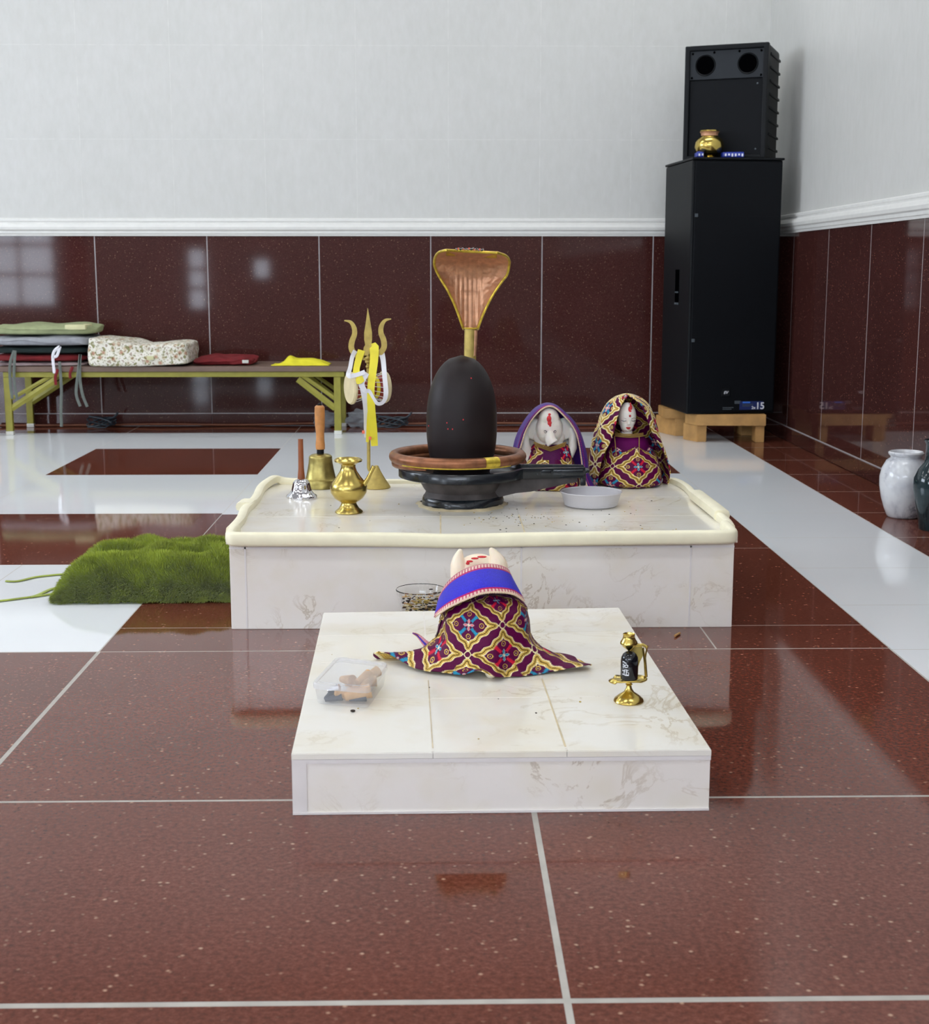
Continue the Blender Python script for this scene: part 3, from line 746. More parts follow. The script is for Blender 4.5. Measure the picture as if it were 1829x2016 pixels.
# ---------------------------------------------------------------- elephant-headed idol
GX, GY = .317, 3.97
def local(px, py, Y, ox, oy, oz): p = at(px, py, Y); return Vector((p.x-ox, p.y-oy, p.z-oz))
gn = root('elephant_headed_idol', (GX, GY, T1), 'white marble elephant-headed idol in a purple dress and beaded violet veil', 'idol')
g = lambda px, py, dy=0: local(px, py, GY, GX, GY, T1)+Vector((0, dy, 0))
bm = bmesh.new()
ell(bm, g(1081, 843, -.01), (.038, .032, .046)); ell(bm, g(1080, 824, -.012), (.030, .028, .034)); ell(bm, g(1080, 812, -.005), (.014, .016, .016))
for s in (-1, 1):
    ell(bm, g(1081+s*29, 845, .006), (.028, .008, .034), rot=Matrix.Rotation(s*.35, 4, 'Y')); ell(bm, g(1081+s*17, 862, 0), (.02, .012, .018))
    tube(bm, [g(1081+s*34, 905, .0), g(1081+s*46, 880, .0), g(1081+s*48, 858, .005), g(1081+s*44, 843, .008)], [.016, .014, .011, .010], 12)
tr = smoothpts([g(1081, 842, -.026), g(1081, 853, -.034), g(1082, 863, -.040), g(1086, 870, -.043)], 6)
tube(bm, tr, [.012+.006*i/(len(tr)-1) for i in range(len(tr))], 14)
ell(bm, (0, .01, .05), (.055, .05, .075)); ell(bm, g(1081, 885, .0), (.05, .03, .03))
ob = mk('idol_body', bm, ['idol'], gn); rm = ob.modifiers.new('r', 'REMESH'); rm.mode = 'VOXEL'; rm.voxel_size = .0018; rm.use_smooth_shade = True
sm = ob.modifiers.new('s', 'SMOOTH'); sm.iterations = 3
bm = bmesh.new()
arch = [(1048, 905), (1040, 880), (1038, 850), (1044, 825), (1058, 807), (1080, 799), (1102, 807), (1116, 825), (1122, 850), (1122, 880), (1116, 905)]
plate(bm, [g(a, b, .03) for a, b in arch], .012); mk('halo_slab', bm, ['idol'], gn)
bm = bmesh.new()
for (px, py, sx, sz) in ((1080, 815, .006, .006), (1079, 822, .007, .010), (1080, 830, .006, .008), (1081, 835, .004, .004)): ell(bm, g(px, py, -.0385 if py > 818 else -.034), (sx, .004, sz), 12)
mk('vermilion_mark', bm, ['tika'], gn)
bm = bmesh.new()
for s in (-1, 1):
    tube(bm, smoothpts([g(1081+s*12.5, 847, -.036), g(1081+s*9.5, 844.5, -.040), g(1081+s*6.5, 847, -.042)], 4), .0011, 6); tube(bm, smoothpts([g(1081+s*12.5, 847.2, -.036), g(1081+s*9.5, 849, -.040), g(1081+s*6.5, 847.2, -.042)], 4), .0007, 6)
mk('eye_line', bm, ['eyeline'], gn)
# dress with seated knees
def revolve(profile, nth, th0, th1, n_=160):
    pr = np.array(smoothpts(profile, 12)); L_ = np.concatenate([[0], np.cumsum(np.linalg.norm(np.diff(pr[:, :2], axis=0), axis=1))])
    tv = np.linspace(0, L_[-1], n_); rr = np.interp(tv, L_, pr[:, 0]); z = np.interp(tv, L_, pr[:, 1]); b_ = np.interp(tv, L_, pr[:, 2])
    a = np.linspace(th0, th1, nth); A, R_ = np.meshgrid(a, rr); _, Z_ = np.meshgrid(a, z); _, B_ = np.meshgrid(a, b_); _, TV = np.meshgrid(a, tv)
    return A, R_, Z_, B_, TV
A, R_, Z_, B_, TV = revolve([(.040, .128, .034), (.052, .122, .042), (.060, .100, .05), (.066, .075, .058), (.075, .045, .066), (.082, .02, .07), (.080, .002, .068)], 420, -math.pi, math.pi)
fo = .004*np.sin(A*8)*(1-Z_/.13)
PD = np.stack([(R_+fo)*np.sin(A), -(B_+fo)*np.cos(A), Z_], -1)
def plainv(col, met, h):
    m = (np.abs(A) < .42-.3*(TV > .05)) & (TV < .085); col[m] = lin((84, 14, 74)); met[m] = 0; h[m] = 0
cloth('dress', PD, A*.062+.02, -TV+.03, gn, extra=plainv)
bm = bmesh.new()
for dz in (0, .0045, .009):
    for k in range(36):
        s = k/35*2-1; p = g(1081+s*(31-dz*300), 868+dz*700+9*(1-abs(s)), -.036-.014*(1-s*s)); ell(bm, p, (.0021, .002, .0021), 6)
mk('necklace', bm, ['goldbead'], gn)
# veil: arched violet band
vo = smoothpts([(1009, 889), (1013, 868), (1022, 845), (1036, 822), (1052, 804), (1068, 795), (1082, 793), (1097, 798), (1114, 812), (1130, 828), (1143, 850), (1152, 878), (1158, 905), (1160, 930), (1168, 952), (1178, 965)], 8)
vi = smoothpts([(1020, 889), (1026, 870), (1033, 848), (1044, 827), (1058, 810), (1070, 801), (1082, 798), (1094, 803), (1108, 816), (1122, 832), (1133, 852), (1139, 878), (1143, 905), (1146, 930), (1153, 952), (1158, 967)], 8)
n = len(vo); VG = np.zeros((14, n, 3))
for j in range(n):
    for i in range(14):
        v = i/13
        # folds round the head: outer silhouette sits further back
        p = g(vi[j][0]+(vo[j][0]-vi[j][0])*math.sin(v*math.pi/2), vi[j][1]+(vo[j][1]-vi[j][1])*math.sin(v*math.pi/2), -.028+.035*(1-math.cos(v*math.pi/2)))
        VG[i, j] = p
grid('veil', VG, 'violet', gn, solid=.002)
BGk = np.zeros((16, n, 3))
for j in range(n):
    for i in range(16):
        v = i/15; p0 = VG[-1, j]; p1 = np.array(g(1082, 880, .075)); BGk[i, j] = p0+(p1-p0)*v*.9+np.array([0, .03*math.sin(v*math.pi/2), 0])
        BGk[i, j, 2] = max(BGk[i, j, 2], .002)
grid('veil_back', BGk, 'violet', gn, solid=.002)
bm = bmesh.new()
for j in range(n):
    p = Vector(VG[0, j]); ell(bm, p+Vector((0, -.002, 0)), (.0027, .0024, .0027), 6, mi=0)
    q = Vector(VG[3, j]); ell(bm, q+Vector((0, -.002, 0)), (.0014, .0014, .0014), 6, mi=1)
    if j < n-1:
        q2 = (Vector(VG[0, j])+Vector(VG[0, j+1]))/2; ell(bm, q2+Vector((0, -.001, 0)), (.0022, .0016, .0022), 6, mi=1)
mk('beaded_edge', bm, ['pearl', 'pink_trim'], gn)

# ---------------------------------------------------------------- goddess idol
DX, DY = .547, 4.02
dl = root('goddess_idol', (DX, DY, T1), 'white-faced goddess idol wrapped in purple and gold embroidered shawl, right rear of the large plinth', 'idol')
d = lambda px, py, dy=0: local(px, py, DY, DX, DY, T1)+Vector((0, dy, 0))
bm = bmesh.new()
ell(bm, d(1233.5, 819, -.012), (.0265, .03, .041)); ell(bm, d(1233, 835, -.018), (.020, .022, .022)); ell(bm, d(1232.5, 842, -.030), (.008, .008, .007))
ell(bm, d(1226, 829, -.028), (.009, .009, .009)); ell(bm, d(1241, 829, -.028), (.009, .009, .009))
tube(bm, [d(1235, 824, -.038), d(1234.5, 830, -.0435), d(1234, 833, -.045)], [.003, .004, .0052], 10)
tube(bm, [d(1233, 848, -.01), d(1234, 862, -.004)], .016, 14); ell(bm, d(1237, 890, 0), (.048, .035, .05)); ell(bm, d(1238, 930, 0), (.06, .045, .06))
ob = mk('idol_body', bm, ['idol'], dl); rm = ob.modifiers.new('r', 'REMESH'); rm.mode = 'VOXEL'; rm.voxel_size = .0012; rm.use_smooth_shade = True
sm = ob.modifiers.new('s', 'SMOOTH'); sm.iterations = 4
bm = bmesh.new()
for (px, py, sx, sz) in ((1238, 795, .0022, .0075), (1236, 803, .004, .008), (1240, 800, .002, .007), (1237, 807, .0045, .0025)): ell(bm, d(px, py, -.0375), (sx, .0026, sz), 10)
mk('vermilion_mark', bm, ['tika'], dl)
bm = bmesh.new(); ell(bm, d(1236.5, 816, -.0415), (.0034, .002, .0034), 12); mk('forehead_dot', bm, ['lips'], dl); bm = bmesh.new()
ell(bm, d(1231.4, 839.2, -.0398), (.0042, .0024, .0022), 12); ell(bm, d(1235.4, 839.2, -.0398), (.0042, .0024, .0022), 12); ell(bm, d(1233.6, 841, -.0395), (.005, .0024, .0022), 12)
mk('painted_lips', bm, ['lips'], dl)
bm = bmesh.new()
for s in (-1, 1):
    tube(bm, smoothpts([d(1234.5+s*14.0, 825.0, -.031), d(1234.5+s*9.5, 826.6, -.0375), d(1234.5+s*4.8, 825.4, -.0405)], 4), .0010, 6)
    tube(bm, smoothpts([d(1234.5+s*14.0, 821.8, -.031), d(1234.5+s*9.5, 820.2, -.0375), d(1234.5+s*4.8, 822.4, -.0405)], 4), .0006, 6)
mk('eye_line', bm, ['eyeline'], dl)
bm = bmesh.new(); lathe(bm, [(.018, .150), (.040, .145), (.056, .130), (.064, .105), (.068, .08), (.070, .06)], 48, (.002, 0, 0), fn=lambda a, z: 1-.2*abs(math.sin(a)), cap=False); mk('velvet_bodice', bm, ['purple'], dl)
bm = bmesh.new()
for dz in (0, .0042, .0084):
    for k in range(34):
        s = k/33*2-1; ell(bm, d(1236+s*27, 850.5+dz*620+1.5*(1-s*s), -.030-.012*(1-s*s)), (.0021, .002, .0019), 6)
for s in (-1, 1):
    for k in range(18): ell(bm, d(1230+s*24-s*.1*k, 856+k*1.9, -.046-.0011*k), (.0016, .0016, .0022), 6)
mk('necklace', bm, ['goldbead'], dl)
A, R_, Z_, B_, TV = revolve([(.046, .112, .050), (.062, .107, .060), (.078, .085, .070), (.088, .055, .080), (.093, .028, .086), (.094, .012, .086), (.080, .002, .074)], 560, -math.pi, math.pi, 240)
fo = .003*np.sin(A*7+1)*(1-Z_/.12)
PD = np.stack([.006+(R_+fo)*np.sin(A), -(B_+fo)*np.cos(A), Z_+.006*np.sin(A*5+.6)*(TV < .02)], -1)
cloth('dress', PD, A*.078-.069-.012, -TV+.066+.056-.055, dl)
# shawl: polar sheet with a face opening that widens downwards
slv = [(776, 2, 0), (778, 13, .15), (784, 27, .42), (797, 41, .60), (815, 50, .66), (832, 56, .72), (850, 62, .80), (870, 68, .95), (890, 73, 1.12), (910, 77, 1.25), (930, 79, 1.38), (950, 77, 1.5), (964, 70, 1.55)]
sv = np.array(smoothpts(slv, 10)); nrow = 300; tv = np.linspace(0, 1, nrow); kk = np.linspace(0, 1, len(sv))
# row position by silhouette arc length
zrow = np.array([d(1236, y).z for y in sv[:, 0]]); wrow = sv[:, 1]/680
al = np.concatenate([[0], np.cumsum(np.hypot(np.diff(zrow), np.diff(wrow)))]); tl = np.linspace(0, al[-1], nrow)
zr_ = np.interp(tl, al, zrow); wr = np.interp(tl, al, wrow); gp = np.interp(tl, al, sv[:, 2])
ncol = 700; sg = np.linspace(-1, 1, ncol); SG, TLm = np.meshgrid(sg, tl); ZR = np.repeat(zr_[:, None], ncol, 1); WR = np.repeat(wr[:, None], ncol, 1); GP = np.repeat(gp[:, None], ncol, 1)
asym = np.where(SG < 0, 1.0, .95)
ANG = np.pi*(1-np.abs(SG))*1.0; A2 = np.sign(SG)*(GP*np.where(SG < 0, .72, 1.05)+(np.pi-GP*np.where(SG < 0, .72, 1.05))*(1-np.abs(SG)))
A2 = -A2  # seam of the sheet lies in front, middle column at the back
cxs = np.interp(zr_, [0, .05, .15, .27, .30], [.006, .004, -.004, -.006, -.006])[:, None]
foldm = .0025*np.sin(A2*9+TLm*30)*np.clip(TLm/.1, 0, 1)
lip = .004*np.exp(-((1-np.abs(SG))/.02)**2)
PS = np.stack([cxs+(WR+foldm)*np.sin(-A2)*1.0, -(WR*.78+foldm+lip+.006)*np.cos(A2)+.004, np.maximum(ZR, .002)], -1)
cloth('shawl', PS, A2*.085+.04, -TLm+.02, dl, solid=.0025)

# ---------------------------------------------------------------- vessels and bells
def lathe_thing(name, loc_, parts, label, cat, group=None):
    r_ = root(name, loc_, label, cat, group)
    for pn, prof, mat in parts:
        b = bmesh.new(); lathe(b, prof, 56); mk(pn, b, [mat], r_)
    return r_
k = 1/745
bx_ = at(594, 980, 3.80)
rt = root('hand_bell', (bx_.x, 3.80, T1), 'small chrome hand bell with a dark wooden stick handle', 'bell')
scl = lambda a, s=718: [(x/s, z/s) for x, z in a]
flute = lambda a, z: 1+.035*math.cos(8*a)*(1 if z > .006 else .3)
bm = bmesh.new(); lathe(bm, scl([(22, 3), (26, 0), (30, 0), (30.5, 3), (29, 6), (24, 9), (19.5, 15), (17.5, 24), (16, 31), (12, 36), (6, 39), (0, 39.5)]), 64, fn=flute, cap=False); mk('bell_body', bm, ['silver'], rt)
bm = bmesh.new(); lathe(bm, scl([(7.3, 38), (7.3, 40), (5.6, 60), (5.0, 115), (5.3, 117), (0, 118)]), 24); mk('handle', bm, ['woodd'], rt)
bx_ = at(632, 958, 3.99)
rt = root('hand_bell', (bx_.x, 3.99, T1), 'large dull brass hand bell with a turned orange wooden handle', 'bell')
bm = bmesh.new(); lathe(bm, scl([(28, 4), (33, 0), (34, 1), (34, 8), (32.5, 10), (32, 16), (30.5, 17), (29, 20), (26, 34), (23.5, 48), (22.5, 58), (22.8, 60), (22, 62), (18, 65), (8, 67), (0, 67)], 680), 56, cap=False); mk('bell_body', bm, ['brass2'], rt)
bm = bmesh.new(); lathe(bm, scl([(7, 66), (7, 76), (0, 76)], 680), 24); mk('ferrule', bm, ['spk'], rt)
bm = bmesh.new(); lathe(bm, scl([(0, 75), (8.8, 75.5), (9.2, 84), (8, 96), (8.2, 108), (9.6, 122), (9.4, 123), (9.8, 124.5), (9.4, 126), (9.8, 128), (10, 148), (9.6, 158), (7, 161), (0, 161.5)], 680), 28); mk('handle', bm, ['wood'], rt)
bm = bmesh.new(); lathe(bm, scl([(4, 160), (4.5, 163), (3, 165), (0, 165.5)], 680), 16); mk('end_nut', bm, ['spk'], rt)
# spouted pitcher
bx_ = at(687, 1008, 3.56)
rt = root('brass_pitcher', (bx_.x, 3.56, T1), 'shiny brass pitcher with flared rim and short angled spout', 'pitcher')
s_ = 758
bm = bmesh.new(); lathe(bm, scl([(0, 1), (26, 0), (27.5, 1.5), (27, 3.5), (20, 9), (15.5, 17), (15, 20), (18, 22), (28, 29), (35, 40), (36.5, 50), (33, 60), (24, 71), (16.5, 82), (14, 90), (14.5, 95), (20, 99), (27, 101), (27.5, 104), (24, 107), (22, 106), (14, 100), (11, 95), (11, 80)], s_), 64, cap=False); mk('pitcher_body', bm, ['brass'], rt)
bm = bmesh.new(); pp = [(28/s_, -.012, 54/s_), (38/s_, -.012, 68/s_), (44/s_, -.012, 80/s_), (50/s_, -.012, 93/s_)]; tube(bm, pp, [.0070, .0052, .0046, .0056], 14); mk('spout', bm, ['brass'], rt)
# trident on conical base
TY = 3.98; bx_ = at(742, 960, TY)
tr_ = root('trident', (at(727, 960, TY).x, TY, T1), 'gilt trident standing on a conical brass foot behind the pitcher', 'trident')
q = lambda px, py, dy=0: local(px, py, TY, tr_.location.x, TY, T1)+Vector((0, dy, 0))
fx = at(741, 960, TY).x-tr_.location.x
bm = bmesh.new(); lathe(bm, scl([(0, 0), (27, 0), (28, 1.5), (27, 4), (18, 17), (9, 33), (4, 44), (0, 45)], 683), 48, (fx, 0, 0)); mk('conical_foot', bm, ['gilt'], tr_)
bm = bmesh.new(); tube(bm, [q(741, 935), q(726, 925), q(725, 920), q(724, 700)][1:], .0036, 12); tube(bm, [q(727, 928), q(725, 700)], .0036, 12)
for py, rr in ((712, .008), (722, .006), (705, .009)): ell(bm, q(724, py), (rr, rr, .006), 14)
mk('shaft', bm, ['gilt'], tr_)
bm = bmesh.new()
cen = [(724, 606), (727, 622), (730, 640), (732.5, 655), (732.5, 668), (731, 679), (733, 684), (735, 694), (733, 704), (728, 708), (722, 708), (717, 704), (715, 694), (716, 684), (719, 679), (717, 668), (717, 655), (719.5, 640), (722, 622)]
plate(bm, [q(a, b, -.003) for a, b in cen], .006); mk('central_blade', bm, ['gilt'], tr_)
def prong(s, nm):
    L_ = [(678, 631, 1), (690, 634, 3), (697, 645, 4.5), (698, 658, 5), (693, 672, 5.5), (692, 686, 5.5), (699, 697, 5.5), (712, 703, 5), (722, 705, 4.5)]
    sm_ = smoothpts(L_, 6); l, rr = [], []
    for i, (x, y, w_) in enumerate(sm_):
        a = sm_[max(0, i-1)]; b = sm_[min(len(sm_)-1, i+1)]; dx, dy = b[0]-a[0], b[1]-a[1]; n_ = math.hypot(dx, dy); nx_, ny_ = -dy/n_*w_, dx/n_*w_
        f = lambda X_: 724+s*(724-X_)*-1 if s > 0 else 724+(724-X_)
        l.append((f(x+nx_), y+ny_-(3 if s < 0 else 0))); rr.append((f(x-nx_), y-ny_-(3 if s < 0 else 0)))
    bm = bmesh.new(); n_ = len(l); F_ = []
    A_ = [[bm.verts.new(q(a, b, dy)) for a, b in c_] for c_ in (l, rr) for dy in (-.003, .003)]
    for i in range(n_-1):
        bm.faces.new((A_[0][i], A_[0][i+1], A_[2][i+1], A_[2][i])); bm.faces.new((A_[1][i], A_[1][i+1], A_[3][i+1], A_[3][i]))
        bm.faces.new((A_[0][i], A_[0][i+1], A_[1][i+1], A_[1][i])); bm.faces.new((A_[2][i], A_[2][i+1], A_[3][i+1], A_[3][i]))
    for i in (0, n_-1): bm.faces.new((A_[0][i], A_[2][i], A_[3][i], A_[1][i]))
    mk('side_prong', bm, ['gilt'], tr_, smooth=False)
prong(1, 'l'); prong(-1, 'r')
# hourglass drum hung on the trident
dr = root('hourglass_drum', (tr_.location.x, TY-.03, T1), 'small red hourglass drum with pale skins hanging from the trident', 'drum')
q2 = lambda px, py, dy=0: local(px, py, TY-.03, dr.location.x, TY-.03, T1)+Vector((0, dy, 0))
dc = q2(724, 763)
bm = bmesh.new(); m_ = Matrix.Translation(dc) @ Matrix.Rotation(math.radians(24), 4, 'Z') @ Matrix.Rotation(math.radians(90), 4, 'Y')
lathe(bm, [(.035, -.045), (.032, -.035), (.018, -.004), (.018, .004), (.032, .035), (.035, .045)], 36); bmesh.ops.transform(bm, matrix=m_, verts=bm.verts); mk('drum_body', bm, ['drum'], dr)
for s in (-1, 1):
    b = bmesh.new(); lathe(b, [(0, s*.012), (.037, s*.013), (.043, s*.012), (.046, s*.007), (.045, s*.002), (.040, 0), (0, 0)], 36, (0, 0, s*.044), cap=False)
    bmesh.ops.transform(b, matrix=Matrix.Translation(dc) @ Matrix.Rotation(math.radians(24), 4, 'Z') @ Matrix.Rotation(math.radians(90), 4, 'Y') , verts=b.verts); mk('drum_skin', b, ['skin'], dr)
b = bmesh.new()
for kk_ in range(16):
    a = kk_/16*2*math.pi; a2 = a+math.pi/16
    tube(b, [dc+Vector((-.048, .042*math.cos(a), .042*math.sin(a))), dc+Vector((0, .030*math.cos(a2), .030*math.sin(a2))), dc+Vector((.048, .042*math.cos(a+math.pi/8), .042*math.sin(a+math.pi/8)))], .0010, 6)
bmesh.ops.transform(b, matrix=Matrix.Translation(dc) @ Matrix.Rotation(math.radians(24), 4, 'Z') @ Matrix.Translation(-dc), verts=b.verts); mk('lacing', b, ['whiter'], dr)
b = bmesh.new(); lathe(b, [(.026, .018), (.031, .026), (.0265, .030)], 30, cap=False); lathe(b, [(.026, -.018), (.031, -.026), (.0265, -.030)], 30, cap=False)
bmesh.ops.transform(b, matrix=m_, verts=b.verts); mk('yellow_band', b, ['yellowr'], dr)
# ribbons
def ribbon(name, runs, mat, ox, oy, parent, wid_axis='x', z=T1):
    bm = bmesh.new()
    for run in runs:
        sm_ = smoothpts(run, 8); v_ = []
        for i, (px, py, w_, dy) in enumerate(sm_):
            a = sm_[max(0, i-1)]; c = sm_[min(len(sm_)-1, i+1)]; dx, dyy = c[0]-a[0], c[1]-a[1]; n_ = math.hypot(dx, dyy) or 1
            nx_, ny_ = -dyy/n_*w_/2, dx/n_*w_/2
            v_.append((bm.verts.new(local(px+nx_, py+ny_, TY, ox, oy, z)+Vector((0, dy, 0))), bm.verts.new(local(px-nx_, py-ny_, TY, ox, oy, z)+Vector((0, dy+.003, 0)))))
        for a, c in zip(v_, v_[1:]): bm.faces.new((a[0], c[0], c[1], a[1]))
    o = mk(name, bm, [mat], parent, smooth=False); s = o.modifiers.new('s', 'SOLIDIFY'); s.thickness = .0008; return o
yr = root('yellow_ribbon', tuple(tr_.location), 'long yellow ribbon hung over the right arm of the trident', 'ribbon')
yr.location = (tr_.location.x, TY, T1+.1)
OX = tr_.location.x
ribbon('ribbon_strip', [[(735, 686, 17, .008), (737, 684, 18, -.012), (737, 710, 16, -.03), (733, 760, 14, -.082), (734, 800, 15, -.084), (737, 840, 15, -.07), (739, 874, 13, -.05)],
                        [(712, 689, 14, -.008), (706, 710, 13, -.02), (703, 728, 13, -.04), (708, 741, 20, -.088), (718, 738, 15, -.09)],
                        [(732, 790, 10, -.075), (729, 830, 10, -.06), (724, 868, 5, -.03)]], 'yellowr', OX, TY, yr, z=T1+.1)
wr_ = root('white_ribbon', (OX, TY, T1+.1), 'white ribbon looped over the trident and its drum', 'ribbon')
ribbon('ribbon_strip', [[(700, 690, 9, -.008), (694, 702, 8, -.01), (691, 722, 8, -.04), (690, 735, 9, -.086), (704, 734, 8, -.09), (722, 728, 9, -.092)],
                        [(748, 688, 14, .0), (754, 705, 10, -.01), (759, 740, 9, -.06), (762, 770, 9, -.085), (757, 786, 7, -.088), (746, 789, 7, -.09), (738, 778, 6, -.092), (730, 765, 7, -.092), (722, 764, 9, -.092), (715, 752, 12, -.09), (719, 741, 10, -.09), (726, 730, 9, -.09)],
                        [(718, 760, 12, -.0885), (722, 780, 12, -.086), (723, 810, 9, -.07), (722, 835, 8, -.05), (721, 858, 4, -.04)]], 'whiter', OX, TY, wr_, z=T1+.1)
bm = bmesh.new()
for px, py in ((718, 845), (731, 857)): box(bm, tuple(local(px-2.5, py+3, TY, OX, TY, T1+.1)+Vector((0, -.075, 0))), tuple(local(px+2.5, py-3, TY, OX, TY, T1+.1)+Vector((0, -.068, 0))), .001)
mk('coral_clip', bm, ['coral'], wr_)

# plastic dish under the spout
dp = root('plastic_dish', (at(1163, 990, 3.66).x, 3.655, T1), 'shallow round frosted plastic dish under the basin spout', 'dish')
bm = bmesh.new(); s_ = 742
lathe(bm, scl([(0, .5), (48, .5), (52, 3), (59, 27), (61, 28.5), (60, 30), (57.5, 28.5), (50.5, 4), (48, 2.4), (0, 2.2)], s_), 64, cap=False); mk('dish_body', bm, ['dish'], dp)

# crumbs on the large plinth
def crumbs(name, pts, rad, mats, z, lab, cat):
    bm = bmesh.new()
    for i, (x, y) in enumerate(pts):
        r_ = rad*random.uniform(.5, 1.1); ell(bm, (x, y, z+r_*.3), (r_*random.uniform(.7, 1.8), r_, r_*.5), 6, mi=random.choice(range(len(mats))), rot=Matrix.Rotation(random.uniform(0, 3), 4, 'Z'))
    o = mk(name, bm, mats); o['kind'] = 'stuff'; return tag(o, lab, cat)
cr = [(random.gauss(.18, .09), random.gauss(3.46, .07)) for _ in range(70)]+[(random.uniform(-.3, .6), random.uniform(3.26, 3.75)) for _ in range(45)]
crumbs('seeds', [(x, y) for x, y in cr if 3.22 < y < 3.9 and math.hypot(x-cx, y-LY) > .12], .0019, ['seed', 'seedy'], T1, 'scattered dark and yellow seed crumbs on the large plinth top', 'crumbs')
cr = [(-.14, 2.28), (.16, 2.25), (.10, 2.33), (.24, 2.31), (-.02, 2.4), (-.21, 2.62), (.06, 2.12)]
crumbs('crumbs', cr, .0022, ['seed', 'seedy'], T2, 'a few dark crumbs on the low plinth top', 'crumbs')
bm = bmesh.new(); tube(bm, [at(1329, 1257, 3.115)*1, at(1338, 1252, 3.14)*1], .0028, 8)
for v in bm.verts: v.co.z = v.co.z-min(0, 0)
o = mk('wood_chip', bm, ['pine']); o.location.z = 0; tag(o, 'tiny pale wood chip on the brown floor right of the low plinth', 'wood chip')
zmin = min(v.co.z for v in o.data.vertices)
for v in o.data.vertices: v.co.z -= zmin
bm = bmesh.new(); ell(bm, (at(697, 1395, 2.294).x, 2.262, T2+.0022), (.0045, .0028, .0022), 10); tag(mk('dark_seed', bm, ['seed']), 'single dark seed in front of the plastic box', 'seed')

# ---------------------------------------------------------------- plastic box with incense cones
px_ = root('plastic_box', (-.154, 2.375, T2), 'clear plastic lidded box of incense cones on the low plinth', 'box', rz=math.radians(0))
BP = [(-.216+.152, 2.330-2.405), (-.118+.152, 2.300-2.405), (-.093+.152, 2.452-2.405), (-.186+.152, 2.492-2.405)]
def rpoly(P, r_, sc=1.0, n=6):
    c = Vector((sum(p[0] for p in P)/4, sum(p[1] for p in P)/4)); out = []
    P = [c+(Vector(p)-c)*sc for p in P]
    for i in range(4):
        a, b, e_ = P[i-1], P[i], P[(i+1) % 4]; u = (a-b).normalized(); v = (e_-b).normalized()
        for k in range(n+1):
            t_ = k/n; out.append(((b+u*r_)*(1-t_)**2+b*2*t_*(1-t_)+(b+v*r_)*t_**2))
    return out
def shell(bm, levels, th=.0014):
    rings = [[bm.verts.new((p.x, p.y, z)) for p in rpoly(BP, r_, sc)] for z, sc, r_ in levels]
    for a, b in zip(rings, rings[1:]):
        for k in range(len(a)): bm.faces.new((a[k], a[(k+1) % len(a)], b[(k+1) % len(a)], b[k]))
    return rings
bm = bmesh.new(); rg = shell(bm, [(.001, .90, .012), (.003, .93, .014), (.033, 1.0, .016)]); bm.faces.new(rg[0]); o = mk('container', bm, ['plastic'], px_)
bm = bmesh.new(); rg = shell(bm, [(.030, 1.035, .016), (.038, 1.035, .016), (.040, 1.02, .016), (.040, .90, .014), (.0385, .885, .013)]); bm.faces.new(rg[-1]); mk('lid', bm, ['plasticl'], px_)
cones = [((.012, -.062, .016), (0.15, 1.35, .25), 'cork', .0125, .046), ((-.012, -.055, .012), (.5, 1.9, .9), 'cork', .009, .034), ((.0, -.03, .012), (1.3, .2, .3), 'cork', .010, .034), ((.02, -.02, .014), (.4, 1.2, 1.9), 'cork', .010, .036), ((-.005, .01, .012), (1.2, .6, .2), 'cork', .010, .034),
         ((.022, .02, .012), (.2, 1.5, .4), 'cork', .010, .036), ((-.030, -.052, .022), (.4, 1.2, .2), 'silver', .0065, .022), ((-.036, -.048, .010), (.1, 1.4, 1.2), 'rubber', .008, .03), ((-.03, -.06, .008), (.2, 1.4, .2), 'rubber', .007, .03), ((-.01, .03, .010), (1.5, .2, .3), 'rubber', .008, .03), ((.012, -.066, .0085), (.1, 1.5, .1), 'rubber', .006, .03)]
for i, (c, rt_, m_, rr, ln) in enumerate(cones):
    bm = bmesh.new(); lathe(bm, [(0, -ln/2), (rr*.55, -ln/2), (rr, ln/2-.001), (rr*.95, ln/2), (0, ln/2)], 20)
    o = mk('incense_cone' if m_ != 'silver' else 'metal_holder', bm, [m_]); o.location = px_.location+Vector(c); o.rotation_euler = rt_
    nm = {'cork': 'tan incense cone inside the clear plastic box', 'rubber': 'dark incense stub inside the clear plastic box', 'silver': 'small white metal holder inside the clear plastic box'}[m_]
    tag(o, nm, 'incense' if m_ != 'silver' else 'holder', {'cork': 'tan incense cones in the box', 'rubber': 'dark incense stubs in the box'}.get(m_))

for c, rt_ in (((-.01, -.005, .024), (1.4, .3, .6)), ((.018, -.005, .026), (.3, 1.3, 1.2)), ((.03, .03, .022), (1.2, .4, 2.0))):
    bm = bmesh.new(); lathe(bm, [(0, -.017), (.006, -.017), (.010, .016), (.0095, .017), (0, .017)], 20)
    o = mk('incense_cone', bm, ['cork']); o.location = px_.location+Vector(c); o.rotation_euler = rt_
    tag(o, 'tan incense cone inside the clear plastic box', 'incense', 'tan incense cones in the box')

